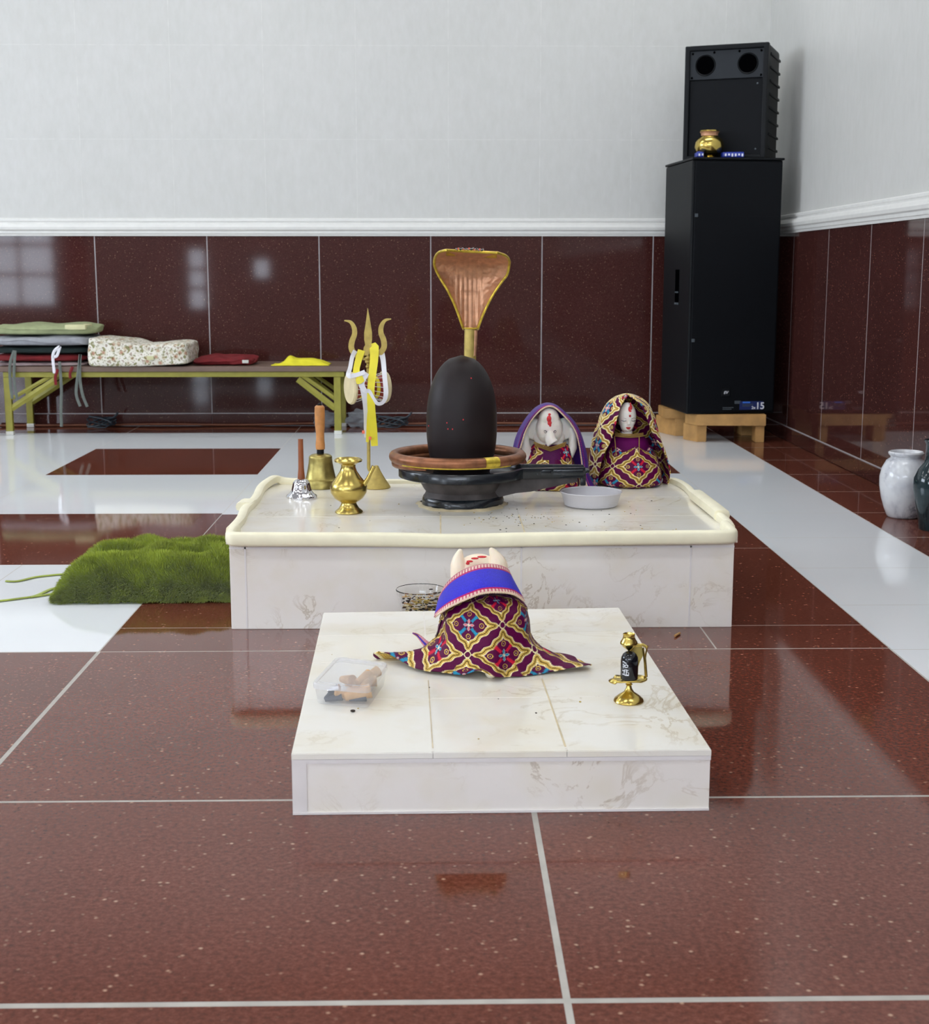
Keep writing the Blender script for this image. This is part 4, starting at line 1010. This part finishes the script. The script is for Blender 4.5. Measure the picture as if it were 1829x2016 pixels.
# ---------------------------------------------------------------- brass lamp stand with black dome
lx, ly = .324, 2.312
ls = root('brass_stand', (lx, ly, T2), 'small brass pedestal stand with leaf tray, serpent back and tiny pot', 'stand')
s_ = 1130
bm = bmesh.new(); lathe(bm, scl([(0, 1), (28, 0), (29.5, 2), (28, 6), (20, 13), (10, 20), (6, 27), (5, 33), (7, 35), (5, 37), (5, 42), (10, 47), (0, 48)], s_), 40); mk('foot', bm, ['brassb'], ls)
bm = bmesh.new(); n = 40; ring0 = []; ring1 = []
for k_ in range(n):
    a = k_/n*2*math.pi; rr = 31*(1+.25*abs(math.cos(a))**6*(1 if math.cos(a) < 0 else .35)+.05*math.cos(6*a)); z = 47+2.5*math.sin(a*3)+(-5 if math.cos(a) < -.85 else 0)
    ring0.append(bm.verts.new((rr*math.cos(a)/s_, rr*.8*math.sin(a)/s_, z/s_))); ring1.append(bm.verts.new((.8*rr*math.cos(a)/s_, .8*rr*.8*math.sin(a)/s_, 46/s_)))
c0_ = bm.verts.new((0, 0, 46/s_))
for k_ in range(n):
    bm.faces.new((ring0[k_], ring0[(k_+1) % n], ring1[(k_+1) % n], ring1[k_])); bm.faces.new((ring1[k_], ring1[(k_+1) % n], c0_))
o = mk('leaf_tray', bm, ['brassb'], ls); sd = o.modifiers.new('s', 'SOLIDIFY'); sd.thickness = .0025
lp = lambda px, py, dy=0: local(px, py, ly, lx, ly, T2)+Vector((0, dy, 0))
bm = bmesh.new()
hd = [(1239, 1279), (1246, 1273), (1254, 1271), (1264, 1274), (1269, 1282), (1271, 1291), (1268, 1299), (1263, 1308), (1259, 1320), (1258, 1332), (1254, 1338), (1249, 1330), (1248, 1315), (1247, 1300), (1243, 1290)]
plate(bm, [lp(a, b, .018) for a, b in hd], .004); mk('back_plate', bm, ['brass2'], ls)
bm = bmesh.new(); tube(bm, [lp(1269, 1280, .016), lp(1272, 1310, .016), lp(1273, 1336, .012)], .0018, 8); tube(bm, [lp(1277, 1276, .016), lp(1273, 1300, .016), lp(1275, 1336, .010)], .0016, 8); tube(bm, [lp(1240, 1284, .01), lp(1250, 1276, .014), lp(1268, 1275, .018), lp(1278, 1280, .018)], .0028, 8); mk('support_rod', bm, ['brassb'], ls)
pc = lp(1238, 1268, 0)
bm = bmesh.new(); lathe(bm, [(x/s_, z/s_) for x, z in [(0, -15), (5, -10), (12, -5), (17, 1), (16.5, 5), (12.5, 11), (11, 17), (12, 20), (11, 21), (9.5, 17), (9, 10)]], 32, tuple(pc), cap=False); mk('tiny_pot', bm, ['brassb'], ls)
dm = root('black_dome', (lx-.001, ly-.008, T2+.0435), 'small glossy black domed stone with white marks on the brass stand', 'stone')
bm = bmesh.new(); lathe(bm, [(0, 0), (16.5/s_, .0), (17/s_, .001), (17/s_, 36/s_), (16/s_, 43/s_), (13/s_, 49/s_), (8/s_, 53/s_), (0, 55/s_)], 40); mk('dome_body', bm, ['lamp_stone'], dm)
bm = bmesh.new()
def on(a, z): return (17.3/s_*math.sin(a), -17.3/s_*math.cos(a), z/s_)
for st in ([(-.75, 33), (-.9, 31), (-.7, 29), (-.9, 27), (-.75, 25)], [(-.5, 32), (-.3, 30), (-.35, 27), (-.6, 26), (-.7, 29), (-.55, 31)], [(-.95, 37), (-.7, 36), (-.5, 34)], [(-1.0, 19), (-.6, 19)], [(-.7, 22), (-.75, 12)], [(-.45, 21), (-.5, 12), (-.2, 12), (-.2, 16), (-.5, 17), (-.25, 21), (-.6, 22)], [(-1.0, 12), (-.5, 10.5), (-.2, 11)]):
    tube(bm, [on(a, z) for a, z in st], .0008, 6)
mk('white_script', bm, ['mark'], dm)

# ---------------------------------------------------------------- glass bowl of petals between the plinths
gb = root('glass_bowl', (at(828, 1180, 3.10).x, 3.105, 0), 'clear glass bowl of dried petals on the floor between the plinths', 'bowl')
s_ = 859
bm = bmesh.new(); lathe(bm, [(0, .002), (.036, .002), (.040, .010), (.045, .05), (.048, .09), (.054, .112), (.0565, .117), (.055, .119), (.052, .112), (.046, .09), (.043, .05), (.038, .013), (.034, .008), (0, .008)], 56, cap=False); mk('bowl_body', bm, ['glass'], gb)
bm = bmesh.new()
for _ in range(420):
    a = random.uniform(0, 6.28); rr = .041*math.sqrt(random.random()); z = random.uniform(.02, .088+.03*random.random()*(rr/.041)); ell(bm, (rr*math.cos(a), rr*math.sin(a), z), (random.uniform(.004, .009), random.uniform(.0015, .0035), .0015), 6, mi=random.choice((0, 0, 1, 2, 3)), rot=Matrix.Rotation(random.uniform(0, 3), 4, 'Z') @ Matrix.Rotation(random.uniform(-1, 1), 4, 'X'))
o = mk('dried_petals', bm, ['seed', 'seedy', 'cork', 'skin']); o.location = gb.location; o['kind'] = 'stuff'; tag(o, 'dried yellow and brown petals filling the glass bowl', 'petals')

# ---------------------------------------------------------------- green fur cushion
cu = root('fur_cushion', (-.76, 3.75, 0), 'moss green shaggy cushion lying on the floor left of the large plinth', 'cushion')
FC = [(-.975, 3.475), (-.513, 3.49), (-.513, 4.02), (-.985, 4.02)]
nu, nv = 90, 90; base = np.zeros((nu, nv, 3)); hgt = np.zeros((nu, nv))
def cushion_pt(u, v):
    # u,v in -1..1
    su = math.copysign(abs(u)**1, u); sv_ = v
    v = sv_ = math.sin(v*math.pi/2)
    f = (max(0, 1-abs(u)**6)**.5)*(max(0, 1-abs(v)**(5 if v < 0 else 7))**.5)
    a = Vector(FC[0]).lerp(Vector(FC[1]), (su+1)/2); b = Vector(FC[3]).lerp(Vector(FC[2]), (su+1)/2); p = a.lerp(b, (sv_+1)/2)
    h = (.074-.012*v)*f
    for (cu_, cv_) in ((-.42, -.12), (.3, -.12), (.05, .62), (-.65, .6), (.7, .55)): h -= .046*math.exp(-(((u-cu_)/.20)**2+((v-cv_)/.16)**2))*f
    h += .020*mnoise.noise(Vector((u*3.5, v*2.5, 1)))*f
    return Vector((p.x, p.y, .004+max(0, h)))
for i in range(nu):
    for j in range(nv): base[i, j] = cushion_pt(i/(nu-1)*2-1, j/(nv-1)*2-1)-cu.location
grid('cushion_body', base, 'furdark', cu)
bm = bmesh.new(); prism(bm, [(a-cu.location.x, b-cu.location.y) for a, b in FC], .001, .004); mk('cushion_underside', bm, ['furdark'], cu, smooth=False)
V_, F_ = [], []
for k_ in range(90000):
    u, v = random.uniform(-1, 1), random.uniform(-1, .8)
    if k_ % 2 == 0: v = -1+1.2*random.random()**1.5
    if k_ % 11 == 0: u = -1+abs(random.gauss(0, .05))
    v = max(-1, min(1, v)); u = max(-1, min(1, u))
    p = cushion_pt(u, v); e1 = cushion_pt(min(1, u+.02), v)-cushion_pt(max(-1, u-.02), v); e2 = cushion_pt(u, min(1, v+.02))-cushion_pt(u, max(-1, v-.02)); n_ = e1.cross(e2)
    n_ = n_.normalized() if n_.length > 1e-9 else Vector((0, 0, 1))
    tv_ = max(0, min(1, (-v-.3)/.7)); n_ = (n_+Vector((0, -.35, .35))*tv_).normalized()
    if u < -.975: n_ = (n_+Vector((-.9, 0, 0))).normalized()
    if p.x > -.523: continue
    clump = Vector((mnoise.noise(p*45), mnoise.noise(p*28+Vector((7, 0, 0))), mnoise.noise(p*28+Vector((0, 9, 0)))))
    dirn = (n_*.8+clump*.4+Vector((random.gauss(0, .22)-.1, random.gauss(0, .25)-.2, random.gauss(0, .2)-.1))).normalized(); ln = random.uniform(.014, .026)
    tip = p+dirn*ln; tip.z = max(tip.z, .001); tip.x = min(tip.x, -.496)
    side = Vector((1, random.uniform(-1.2, 1.2), random.uniform(-.8, .8))).normalized()*.0013; mid = p+dirn*ln*.55+Vector((0, 0, .0012)); b_ = len(V_)
    V_ += [tuple(x_-cu.location) for x_ in (p-side, p+side, mid+side*.8, mid-side*.8, tip)]; F_ += [(b_, b_+1, b_+2, b_+3), (b_+3, b_+2, b_+4)]
me = bpy.data.meshes.new('fur_pile'); me.from_pydata(V_, [], F_); me.materials.append(M['fur']); o = bpy.data.objects.new('fur_pile', me); link(o, cu); o['kind'] = 'stuff'
def P0(px, py, Y0):
    """point of the floor seen at that pixel"""
    dd_ = _F+_R*((px-914.5)/FPX)-_U*((py-1008)/FPX); t_ = -CAMZ/dd_.z; return Vector((0, 0, CAMZ))+dd_*t_
bm = bmesh.new()
for run in ([(12, 1146), (35, 1146), (70, 1138), (105, 1134), (140, 1131)], [(-30, 1187), (0, 1185), (40, 1180), (70, 1175), (100, 1162), (120, 1158)], [(60, 1178), (85, 1174), (112, 1170)]):
    pts = [P0(a, b, 0)+Vector((0, 0, .003))-cu.location for a, b in run]; tube(bm, smoothpts(pts, 6), .0062, 8, flat=.35, up=(0, 0, 1))
mk('tie_strap', bm, ['fur'], cu)

# ---------------------------------------------------------------- folding table and what lies on it
tb = root('folding_table', (-1.35, 7.4, 0), 'low folding table with taupe top and olive steel frame against the back wall', 'table')
def tl(bm): bmesh.ops.translate(bm, verts=bm.verts, vec=-tb.location); return bm
bm = bmesh.new(); box(bm, (-2.26, 7.19, .325), (-.46, 7.625, .352), .004); tl(bm); mk('tabletop', bm, ['tabletop'], tb, smooth=False)
bm = bmesh.new()
box(bm, (-2.235, 7.205, .297), (-.49, 7.225, .3245), .003); box(bm, (-2.235, 7.59, .297), (-.49, 7.61, .3245), .003)
for x in (-2.235, -.51): box(bm, (x, 7.226, .297), (x+.02, 7.589, .3245), .003)
tl(bm); mk('apron_frame', bm, ['olive'], tb, smooth=False)
for x in (-2.235, -.545):
    for y in (7.205, 7.575):
        bm = bmesh.new(); box(bm, (x, y, .012), (x+.036, y+.026, .296), .003); tl(bm); lg_ = mk('leg', bm, ['olive'], tb, smooth=False)
        bm = bmesh.new(); box(bm, (x-.002, y-.002, 0), (x+.038, y+.028, .02), .003); tl(bm); mk('foot_cap', bm, ['whitep'], lg_, smooth=False)
for xa, xb in ((-2.205, -1.97), (-.54, -.73)):
    for y in (7.212, 7.58):
        bm = bmesh.new(); s = 1 if xb > xa else -1
        tube(bm, [(xa, y, .135), (xb, y, .285)], .016, 4, flat=.35, up=(0, 1, 0)); tube(bm, [(xa, y+.004, .185), (xb-s*.02, y+.004, .305)], .010, 4, flat=.35, up=(0, 1, 0)); tl(bm); mk('folding_brace', bm, ['olive'], tb, smooth=False)
def soft(name, lo, hi, mat, label, cat='cushion', n=28, pw=5, wob=.006, group=None, tilt=None, seed=0, taper=None, lift=None, pil=.35):
    cx_, cy_, cz_ = [(a+b)/2 for a, b in zip(lo, hi)]; hx, hy, hz = [(b-a)/2 for a, b in zip(lo, hi)]
    r_ = root(name, (cx_, cy_, lo[2]), label, cat, group)
    bm = bmesh.new(); bmesh.ops.create_cube(bm, size=2); bmesh.ops.subdivide_edges(bm, edges=bm.edges[:], cuts=n, use_grid_fill=True)
    for v in bm.verts:
        x, y, z = v.co; L_ = (abs(x)**pw+abs(y)**pw+abs(z)**pw)**(1/pw); x, y, z = x/L_, y/L_, z/L_
        pil_ = 1-pil*max(abs(x), abs(y))**4
        q_ = Vector((x*hx, y*hy, hz+z*hz*(pil_ if z > 0 else 1)))
        w_ = wob*mnoise.noise(Vector((x*2.2+seed, y*2.2, z+seed)))
        q_ += Vector((w_, w_, w_*1.2*(1 if z > -.5 else 0)))
        if taper: q_.z *= taper(x)
        if lift: q_.z += lift(x)
        v.co = q_
    mk('cushion_cover', bm, [mat], r_); return r_
zt0 = .352
soft('folded_cloth', (-2.31, 7.23, zt0), (-1.82, 7.52, zt0+.020), 'pinkf', 'pale pinkish folded cushion at the bottom of the stack on the table', seed=1)
soft('cushion', (-2.31, 7.22, zt0+.023), (-1.82, 7.53, zt0+.060), 'red', 'dark red flat cushion near the bottom of the stack on the table', seed=2)
soft('cushion', (-2.31, 7.225, zt0+.063), (-1.81, 7.54, zt0+.100), 'dgreen', 'dark green flat cushion in the middle of the stack on the table', seed=3)
gc = soft('cushion', (-2.31, 7.2, zt0+.104), (-1.79, 7.54, zt0+.155), 'greyf', 'grey padded cushion second from the top of the stack', seed=4, wob=.01)
tc_ = soft('cushion', (-2.31, 7.21, zt0+.158), (-1.775, 7.55, zt0+.213), 'sage', 'sage green cushion with a cream patch on top of the stack', seed=5, wob=.012)
bm = bmesh.new(); box(bm, (-2.005+2.1375, -.172, .028), (-1.90+2.1375, -.02, .0535), .006); mk('cream_patch', bm, ['cream_patch'], tc_)
fcz = soft('floral_cushion', (-1.79, 7.16, zt0+.001), (-1.285, 7.56, zt0+.155), 'floral', 'boxy cream cushion with pinkish floral print leaning on the stack', pw=16, wob=.010, taper=lambda x: 0.72+.28*max(0, -x)**.8, lift=lambda x: .012*max(0, x), seed=6, pil=.08)
bm = bmesh.new(); box(bm, (.05, -.212, .035), (.085, -.206, .055), .001); mk('label_tag', bm, ['cream_patch'], fcz)
rc = soft('folded_cloth', (-1.275, 7.25, zt0+.001), (-.96, 7.50, zt0+.045), 'red', 'dark red folded cloth right of the floral cushion', 'cloth', seed=7, wob=.014)
bm = bmesh.new(); box(bm, (.10, -.128, .012), (.132, -.118, .028), .001); mk('white_tag', bm, ['whitep'], rc)
# yellow crumpled cloth
ycr = root('yellow_cloth', (-.72, 7.32, zt0), 'crumpled bright yellow cloth near the right end of the table', 'cloth')
NG = 60; YG = np.zeros((NG, NG, 3))
for i in range(NG):
    for j in range(NG):
        u, v = i/(NG-1)*2-1, j/(NG-1)*2-1
        h = .032*(1-abs(u)**4)*(1-abs(v)**3)*(1+.25*mnoise.noise(Vector((u*2, v*2, 5))))+.014*math.exp(-((u+.38)/.14)**2)*(1-v*v)-.018*math.exp(-((u+.8)/.25)**2)*(1-v*v)
        YG[i, j] = (u*.147+.01*mnoise.noise(Vector((u*2, v*3, 0))), v*.09+.01*mnoise.noise(Vector((u*3, v*3, 9))), max(.001, h))
grid('cloth_sheet', YG, 'yellow', ycr, solid=.002)
# ties hanging over the table edge
def tie(runs, mat, label):
    bm = bmesh.new(); Y_ = 7.175
    for run in runs:
        pts = [at(a, b, Y_) for a, b in run]; tube(bm, smoothpts(pts, 6), .0075, 6, flat=.3, up=(0, -1, 0))
    return tag(mk('cushion_tie', bm, [mat]), label, 'tie strap')
tie([[(117, 712), (119, 735), (121, 770), (120, 805), (121, 840)]], 'cordg', 'longest grey tie strap hanging from the stack almost to the floor')
tie([[(158, 698), (153, 740), (150, 775), (158, 800)], [(158, 698), (157, 740), (162, 775), (172, 801)]], 'cordg', 'pair of grey tie straps hanging below the right end of the stack')
tie([[(28, 690), (20, 715), (20, 750), (24, 785)], [(30, 690), (28, 720), (28, 750), (34, 788)]], 'cordg', 'pair of grey tie straps hanging at the left table leg')
tie([[(118, 682), (108, 690), (104, 703), (107, 735)], [(118, 682), (112, 700), (104, 703)]], 'whiter', 'white knotted tie strap hanging from the grey cushion')
tie([[(114, 727), (109, 742), (110, 758)], [(143, 722), (138, 735), (139, 745)]], 'red', 'short dark red tie strap hanging from the table edge')

# a door edge / wooden leg just at the left border
bm = bmesh.new(); box(bm, (-2.32, 7.16, 0), (-2.262, 7.19, .25), .003)
tag(mk('wooden_board', bm, ['wood'], smooth=False), 'narrow orange wooden board standing left of the folding table', 'board')

# ---------------------------------------------------------------- loudspeakers in the corner
def sprism(name, parent, w, dpt, z0, z1, mat, bev=.006, x0=0, y0=0):
    bm = bmesh.new(); box(bm, (x0, y0, z0), (x0+w, y0+dpt, z1), bev); return mk(name, bm, [mat], parent, smooth=False)
tw = root('tower_speaker', (1.208, 6.80, .141), 'tall black two-way speaker cabinet standing on pine blocks in the corner', 'loudspeaker', rz=math.radians(5.5))
H1 = 1.226
sprism('cabinet', tw, .445, .50, 0, H1-.012, 'spk', .008, 0, .012)
bm = bmesh.new(); box(bm, (-.004, .0, H1-.011), (.449, .516, H1), .004); mk('top_panel', bm, ['spk'], tw, smooth=False)
bm = bmesh.new(); box(bm, (.012, 0, .012), (.437, .0115, H1-.02), .004)
for z in (.36, .955): box(bm, (.012, -.0012, z-.004), (.437, .001, z+.004))
mk('front_grille', bm, ['grille'], tw, smooth=False)
bm = bmesh.new()
for z in (.36, .955): box(bm, (.014, -.003, z-.008), (.03, .001, z+.008), .002)
mk('grille_screw', bm, ['markg'], tw, smooth=False)
bm = bmesh.new(); box(bm, (-.002, .20, .53), (.002, .27, .70), .001); mk('handle_recess', bm, ['hole'], tw, smooth=False)
bm = bmesh.new(); box(bm, (-.004, .205, .585), (-.001, .265, .592)); box(bm, (-.004, .2, .528), (-.001, .27, .538)); mk('handle_edge', bm, ['markg'], tw, smooth=False)
bm = bmesh.new(); box(bm, (.172, -.003, .085), (.215, -.0005, .128), .003); mk('badge_plate', bm, ['spk'], tw, smooth=False)
rotf = (math.pi/2, 0, 0)
text_mesh('EV', .019, 'mark', tw, 'logo_mark', (.182, -.004, .1), rotf, shear=.3)
bm = bmesh.new(); box(bm, (.265, -.0020, .020), (.385, -.0006, .062), .0005); mk('blue_label', bm, ['dblue'], tw, smooth=False)
bm = bmesh.new(); box(bm, (.280, -.003, .053), (.318, -.0021, .060)); mk('blue_bar', bm, ['markb'], tw, smooth=False)
bm = bmesh.new()
for z, x1 in ((.044, .33), (.037, .315)):
    x = .28
    while x < x1: box(bm, (x, -.003, z), (x+.006, -.0021, z+.004)); x += .008
mk('label_print', bm, ['markg'], tw, smooth=False)
text_mesh('15', .046, 'mark', tw, 'label_number', (.345, -.004, .024), rotf); text_mesh('2x', .02, 'mark', tw, 'label_prefix', (.325, -.004, .024), rotf)
bm = bmesh.new(); box(bm, (.24, -.002, .05), (.27, -.0006, .065)); box(bm, (.18, -.002, .03), (.235, -.0006, .034)); box(bm, (.18, -.002, .022), (.225, -.0006, .026)); mk('grey_print', bm, ['markg'], tw, smooth=False)

mon = root('monitor_speaker', (1.19, 7.005, .141+H1), 'smaller black ribbed speaker with two round ports, on top of the tall one', 'loudspeaker', rz=math.radians(-22))
w2, d2, h2 = .400, .345, .535
bm = bmesh.new(); box(bm, (0, .028, 0), (w2, d2, h2), .02, 4)
for k_ in range(8):
    z = .05+k_*.062; box(bm, (w2-.004, .06, z), (w2+.006, d2+.004, z+.012), .003); box(bm, (-.006, .06, z), (.004, d2, z+.012), .003)
mk('cabinet', bm, ['spk'], mon)
bm = bmesh.new()
box(bm, (0, 0, 0), (.024, .04, h2), .006); box(bm, (w2-.024, 0, 0), (w2, .04, h2), .006); box(bm, (.02, 0, h2-.024), (w2-.02, .04, h2), .006); box(bm, (.02, 0, 0), (w2-.02, .04, .02), .006)
mk('front_frame', bm, ['spk'], mon, smooth=False)
bm = bmesh.new(); box(bm, (.022, .012, h2-.158), (w2-.022, .03, h2-.024), .002); mk('port_panel', bm, ['portp'], mon, smooth=False)
bm = bmesh.new(); box(bm, (.024, .016, .02), (w2-.024, .03, h2-.162), .002); mk('front_grille', bm, ['grille'], mon, smooth=False)
for x in (.098, .302):
    bm = bmesh.new(); n = 40; zz0 = h2-.092
    A_ = [[bm.verts.new((x+r_*math.cos(k_/n*2*math.pi), y_, zz0+r_*math.sin(k_/n*2*math.pi))) for k_ in range(n)] for r_, y_ in ((.050, .0118), (.047, .008), (.042, .0115), (.040, .022))]
    for a_, b_ in zip(A_, A_[1:]):
        for k_ in range(n): bm.faces.new((a_[k_], a_[(k_+1) % n], b_[(k_+1) % n], b_[k_]))
    po = mk('port_ring', bm, ['spk'], mon)
    bm = bmesh.new(); lathe(bm, [(0, 0), (.0435, 0), (.0435, .0008), (0, .0008)], 40); bmesh.ops.transform(bm, matrix=Matrix.Translation((x, .0112, zz0)) @ Matrix.Rotation(math.pi/2, 4, 'X'), verts=bm.verts); mk('port_opening', bm, ['hole'], po)
for x, z in ((.036, h2-.036), (.14, h2-.034), (.26, h2-.034), (w2-.036, h2-.036), (.034, h2-.148), (w2-.034, h2-.148)):
    bm = bmesh.new(); ell(bm, (x, .012, z), (.006, .002, .006), 10); mk('screw', bm, ['hole'], mon)
bm = bmesh.new(); ell(bm, (w2-.05, .0165, h2-.185), (.005, .002, .005), 10); ell(bm, (w2-.05, .0165, .045), (.005, .002, .005), 10); mk('grille_screw', bm, ['markg'], mon)
# brass pot and packets
pt = root('brass_pot', (1.299, 6.895, .141+H1), 'round shiny brass pot standing on the tall speaker', 'pot')
bm = bmesh.new(); lathe(bm, scl([(0, 0), (13, 0), (14, 2), (13, 4), (15, 5), (24, 11), (28, 21), (27, 30), (22, 37), (16, 41), (15, 44), (16, 47), (19, 50), (18, 52), (15, 50), (13, 46), (13, 40)], 398), 56, cap=False); mk('pot_body', bm, ['brassb'], pt)
bm = bmesh.new(); lathe(bm, scl([(16.2, 42), (16.0, 45), (17, 47.5), (18.6, 49.5)], 398), 40, cap=False); mk('copper_neck', bm, ['copper'], pt)
for (xa, xb, sd, lab) in ((1.226, 1.262, 3, 'small blue and white packet left of the brass pot'), (1.352, 1.455, 8, 'blue and white packet right of the brass pot')):
    r_ = root('packet', ((xa+xb)/2, 6.85, .141+H1), lab, 'packet')
    hw = (xb-xa)/2; bm = bmesh.new(); box(bm, (-hw, -.025, .0005), (hw, .03, .026), .006, 3)
    bmesh.ops.subdivide_edges(bm, edges=[e_ for e_ in bm.edges if e_.calc_length() > .02], cuts=4)
    for v in bm.verts: v.co += Vector((0, .3, 1))*.004*mnoise.noise(v.co*60+Vector((sd, 0, 0))) if v.co.z > .01 else Vector()
    mk('packet_body', bm, ['packet'], r_)
    bm = bmesh.new()
    for k_ in range(int(hw*2/.016)): box(bm, (-hw+.01+k_*.016, -.0265, .006+.003*math.sin(k_*2)), (-hw+.018+k_*.016, -.0245, .018), .001)
    mk('packet_print', bm, ['mark'], r_, smooth=False)
# pine blocks
pl = root('pine_pallet', (1.4, 7.0, 0), 'rough pine pallet of blocks and boards under the tall speaker', 'pallet')
def pb(name, poly, z0, z1):
    bm = bmesh.new(); prism(bm, [(x-1.4, y-7.0) for x, y in poly], z0, z1); bmesh.ops.bevel(bm, geom=bm.edges[:], offset=.002, segments=2, affect='EDGES'); mk(name, bm, ['pine'], pl, smooth=False)
pb('top_board', [(1.262, 6.822), (1.600, 6.800), (1.61, 6.96), (1.225, 6.935)], .084, .1395)
pb('top_board', [(1.15, 7.10), (1.66, 7.10), (1.66, 7.32), (1.15, 7.32)], .090, .1395)
pb('block', [(1.272, 6.848), (1.318, 6.850), (1.32, 6.98), (1.222, 6.965)], .0, .083)
pb('block', [(1.555, 6.82), (1.598, 6.82), (1.605, 6.93), (1.56, 6.93)], .0, .083)
pb('block', [(1.206, 7.105), (1.30, 7.10), (1.30, 7.31), (1.137, 7.31)], .0, .0895)
pb('block', [(1.55, 7.12), (1.64, 7.12), (1.64, 7.3), (1.55, 7.3)], .0, .0895)

# ---------------------------------------------------------------- vases by the right wall
va = root('marble_vase', (1.590, 4.70, 0), 'white grey-veined marble vase on the brown floor by the right wall', 'vase')
bm = bmesh.new(); s_ = 562
lathe(bm, scl([(0, 0), (27, 0), (31, 3), (37, 18), (43, 38), (47, 60), (47.5, 78), (44, 95), (36, 110), (29, 115), (29, 118), (33, 122), (33.5, 125), (31, 127.5), (28, 126), (25, 120), (25, 112)], s_), 64, cap=False); mk('vase_body', bm, ['vase_marble'], va)
vb = root('dark_vase', (1.608, 4.46, 0), 'dark green glazed narrow-necked vase beside the marble vase at the right edge', 'vase')
bm = bmesh.new(); s_ = 590
lathe(bm, scl([(0, 0), (24, 0), (26, 3), (28, 20), (36, 55), (41, 82), (40, 100), (32, 118), (22, 130), (20, 140), (20, 165), (24, 172), (23, 174), (17, 165), (17, 140)], s_), 56, cap=False); mk('vase_body', bm, ['dvase'], vb)

# ---------------------------------------------------------------- cables and bags along the back wall
bm = bmesh.new(); pts = smoothpts([(-2.4, 7.57, .01), (-1.9, 7.6, .008), (-1.5, 7.585, .014), (-1.1, 7.6, .008), (-.7, 7.59, .016), (-.3, 7.6, .01), (.1, 7.6, .016), (.5, 7.59, .014), (.9, 7.6, .01), (1.2, 7.58, .01)], 10)
tube(bm, pts, .006, 8); tag(mk('floor_cable', bm, ['cableo']), 'brown-orange cable running along the foot of the back wall', 'cable')
def coil(name, c, w_, label, mat='cable'):
    bm = bmesh.new()
    for k_ in range(5):
        pts = []
        for i in range(25):
            a = i/24*2*math.pi; pts.append((c[0]+w_*(.8+.06*k_)*math.cos(a)+.01*math.sin(3*a+k_), c[1]+.03*math.sin(a+k_)+.002*k_, max(.006, .026+.022*math.sin(a*1+k_*1.3)+.004*k_)))
        tube(bm, pts[:-1], .0042, 6, closed=True)
    tube(bm, smoothpts([(c[0]+w_*.5, c[1], .05), (c[0]+w_, c[1]-.005, .06), (c[0]+w_*1.3, c[1], .085)], 5), .006, 6)
    tag(mk(name, bm, [mat]), label, 'cable')
coil('cable_coil', (-1.82, 7.52), .07, 'dark coiled cable under the left half of the folding table')
coil('cable_coil', (-.255, 7.50), .08, 'dark coiled cable on the floor behind the trident')
coil('cable_coil', (1.06, 7.50), .05, 'small tangle of cable at the wall left of the pine pallet', 'cordg')
def bag(c, w_, h_, label, seed):
    bm = bmesh.new(); bmesh.ops.create_icosphere(bm, subdivisions=4, radius=1)
    for v in bm.verts:
        n_ = mnoise.noise(v.co*2.2+Vector((seed, 0, 0))); m2 = mnoise.noise(v.co*6+Vector((seed, 3, 0))); k_ = 1+.35*n_+.15*m2
        v.co = Vector((c[0]+v.co.x*w_*k_, c[1]+v.co.y*.035*k_, max(.001, h_*.5+v.co.z*h_*.5*k_)))
    tag(mk('plastic_bag', bm, ['bag']), label, 'bag')
bag((-.62, 7.53), .06, .085, 'crumpled clear plastic bag behind the right legs of the folding table', 2)
bag((-.43, 7.53), .07, .095, 'crumpled clear plastic bag between the folding table and trident', 9)
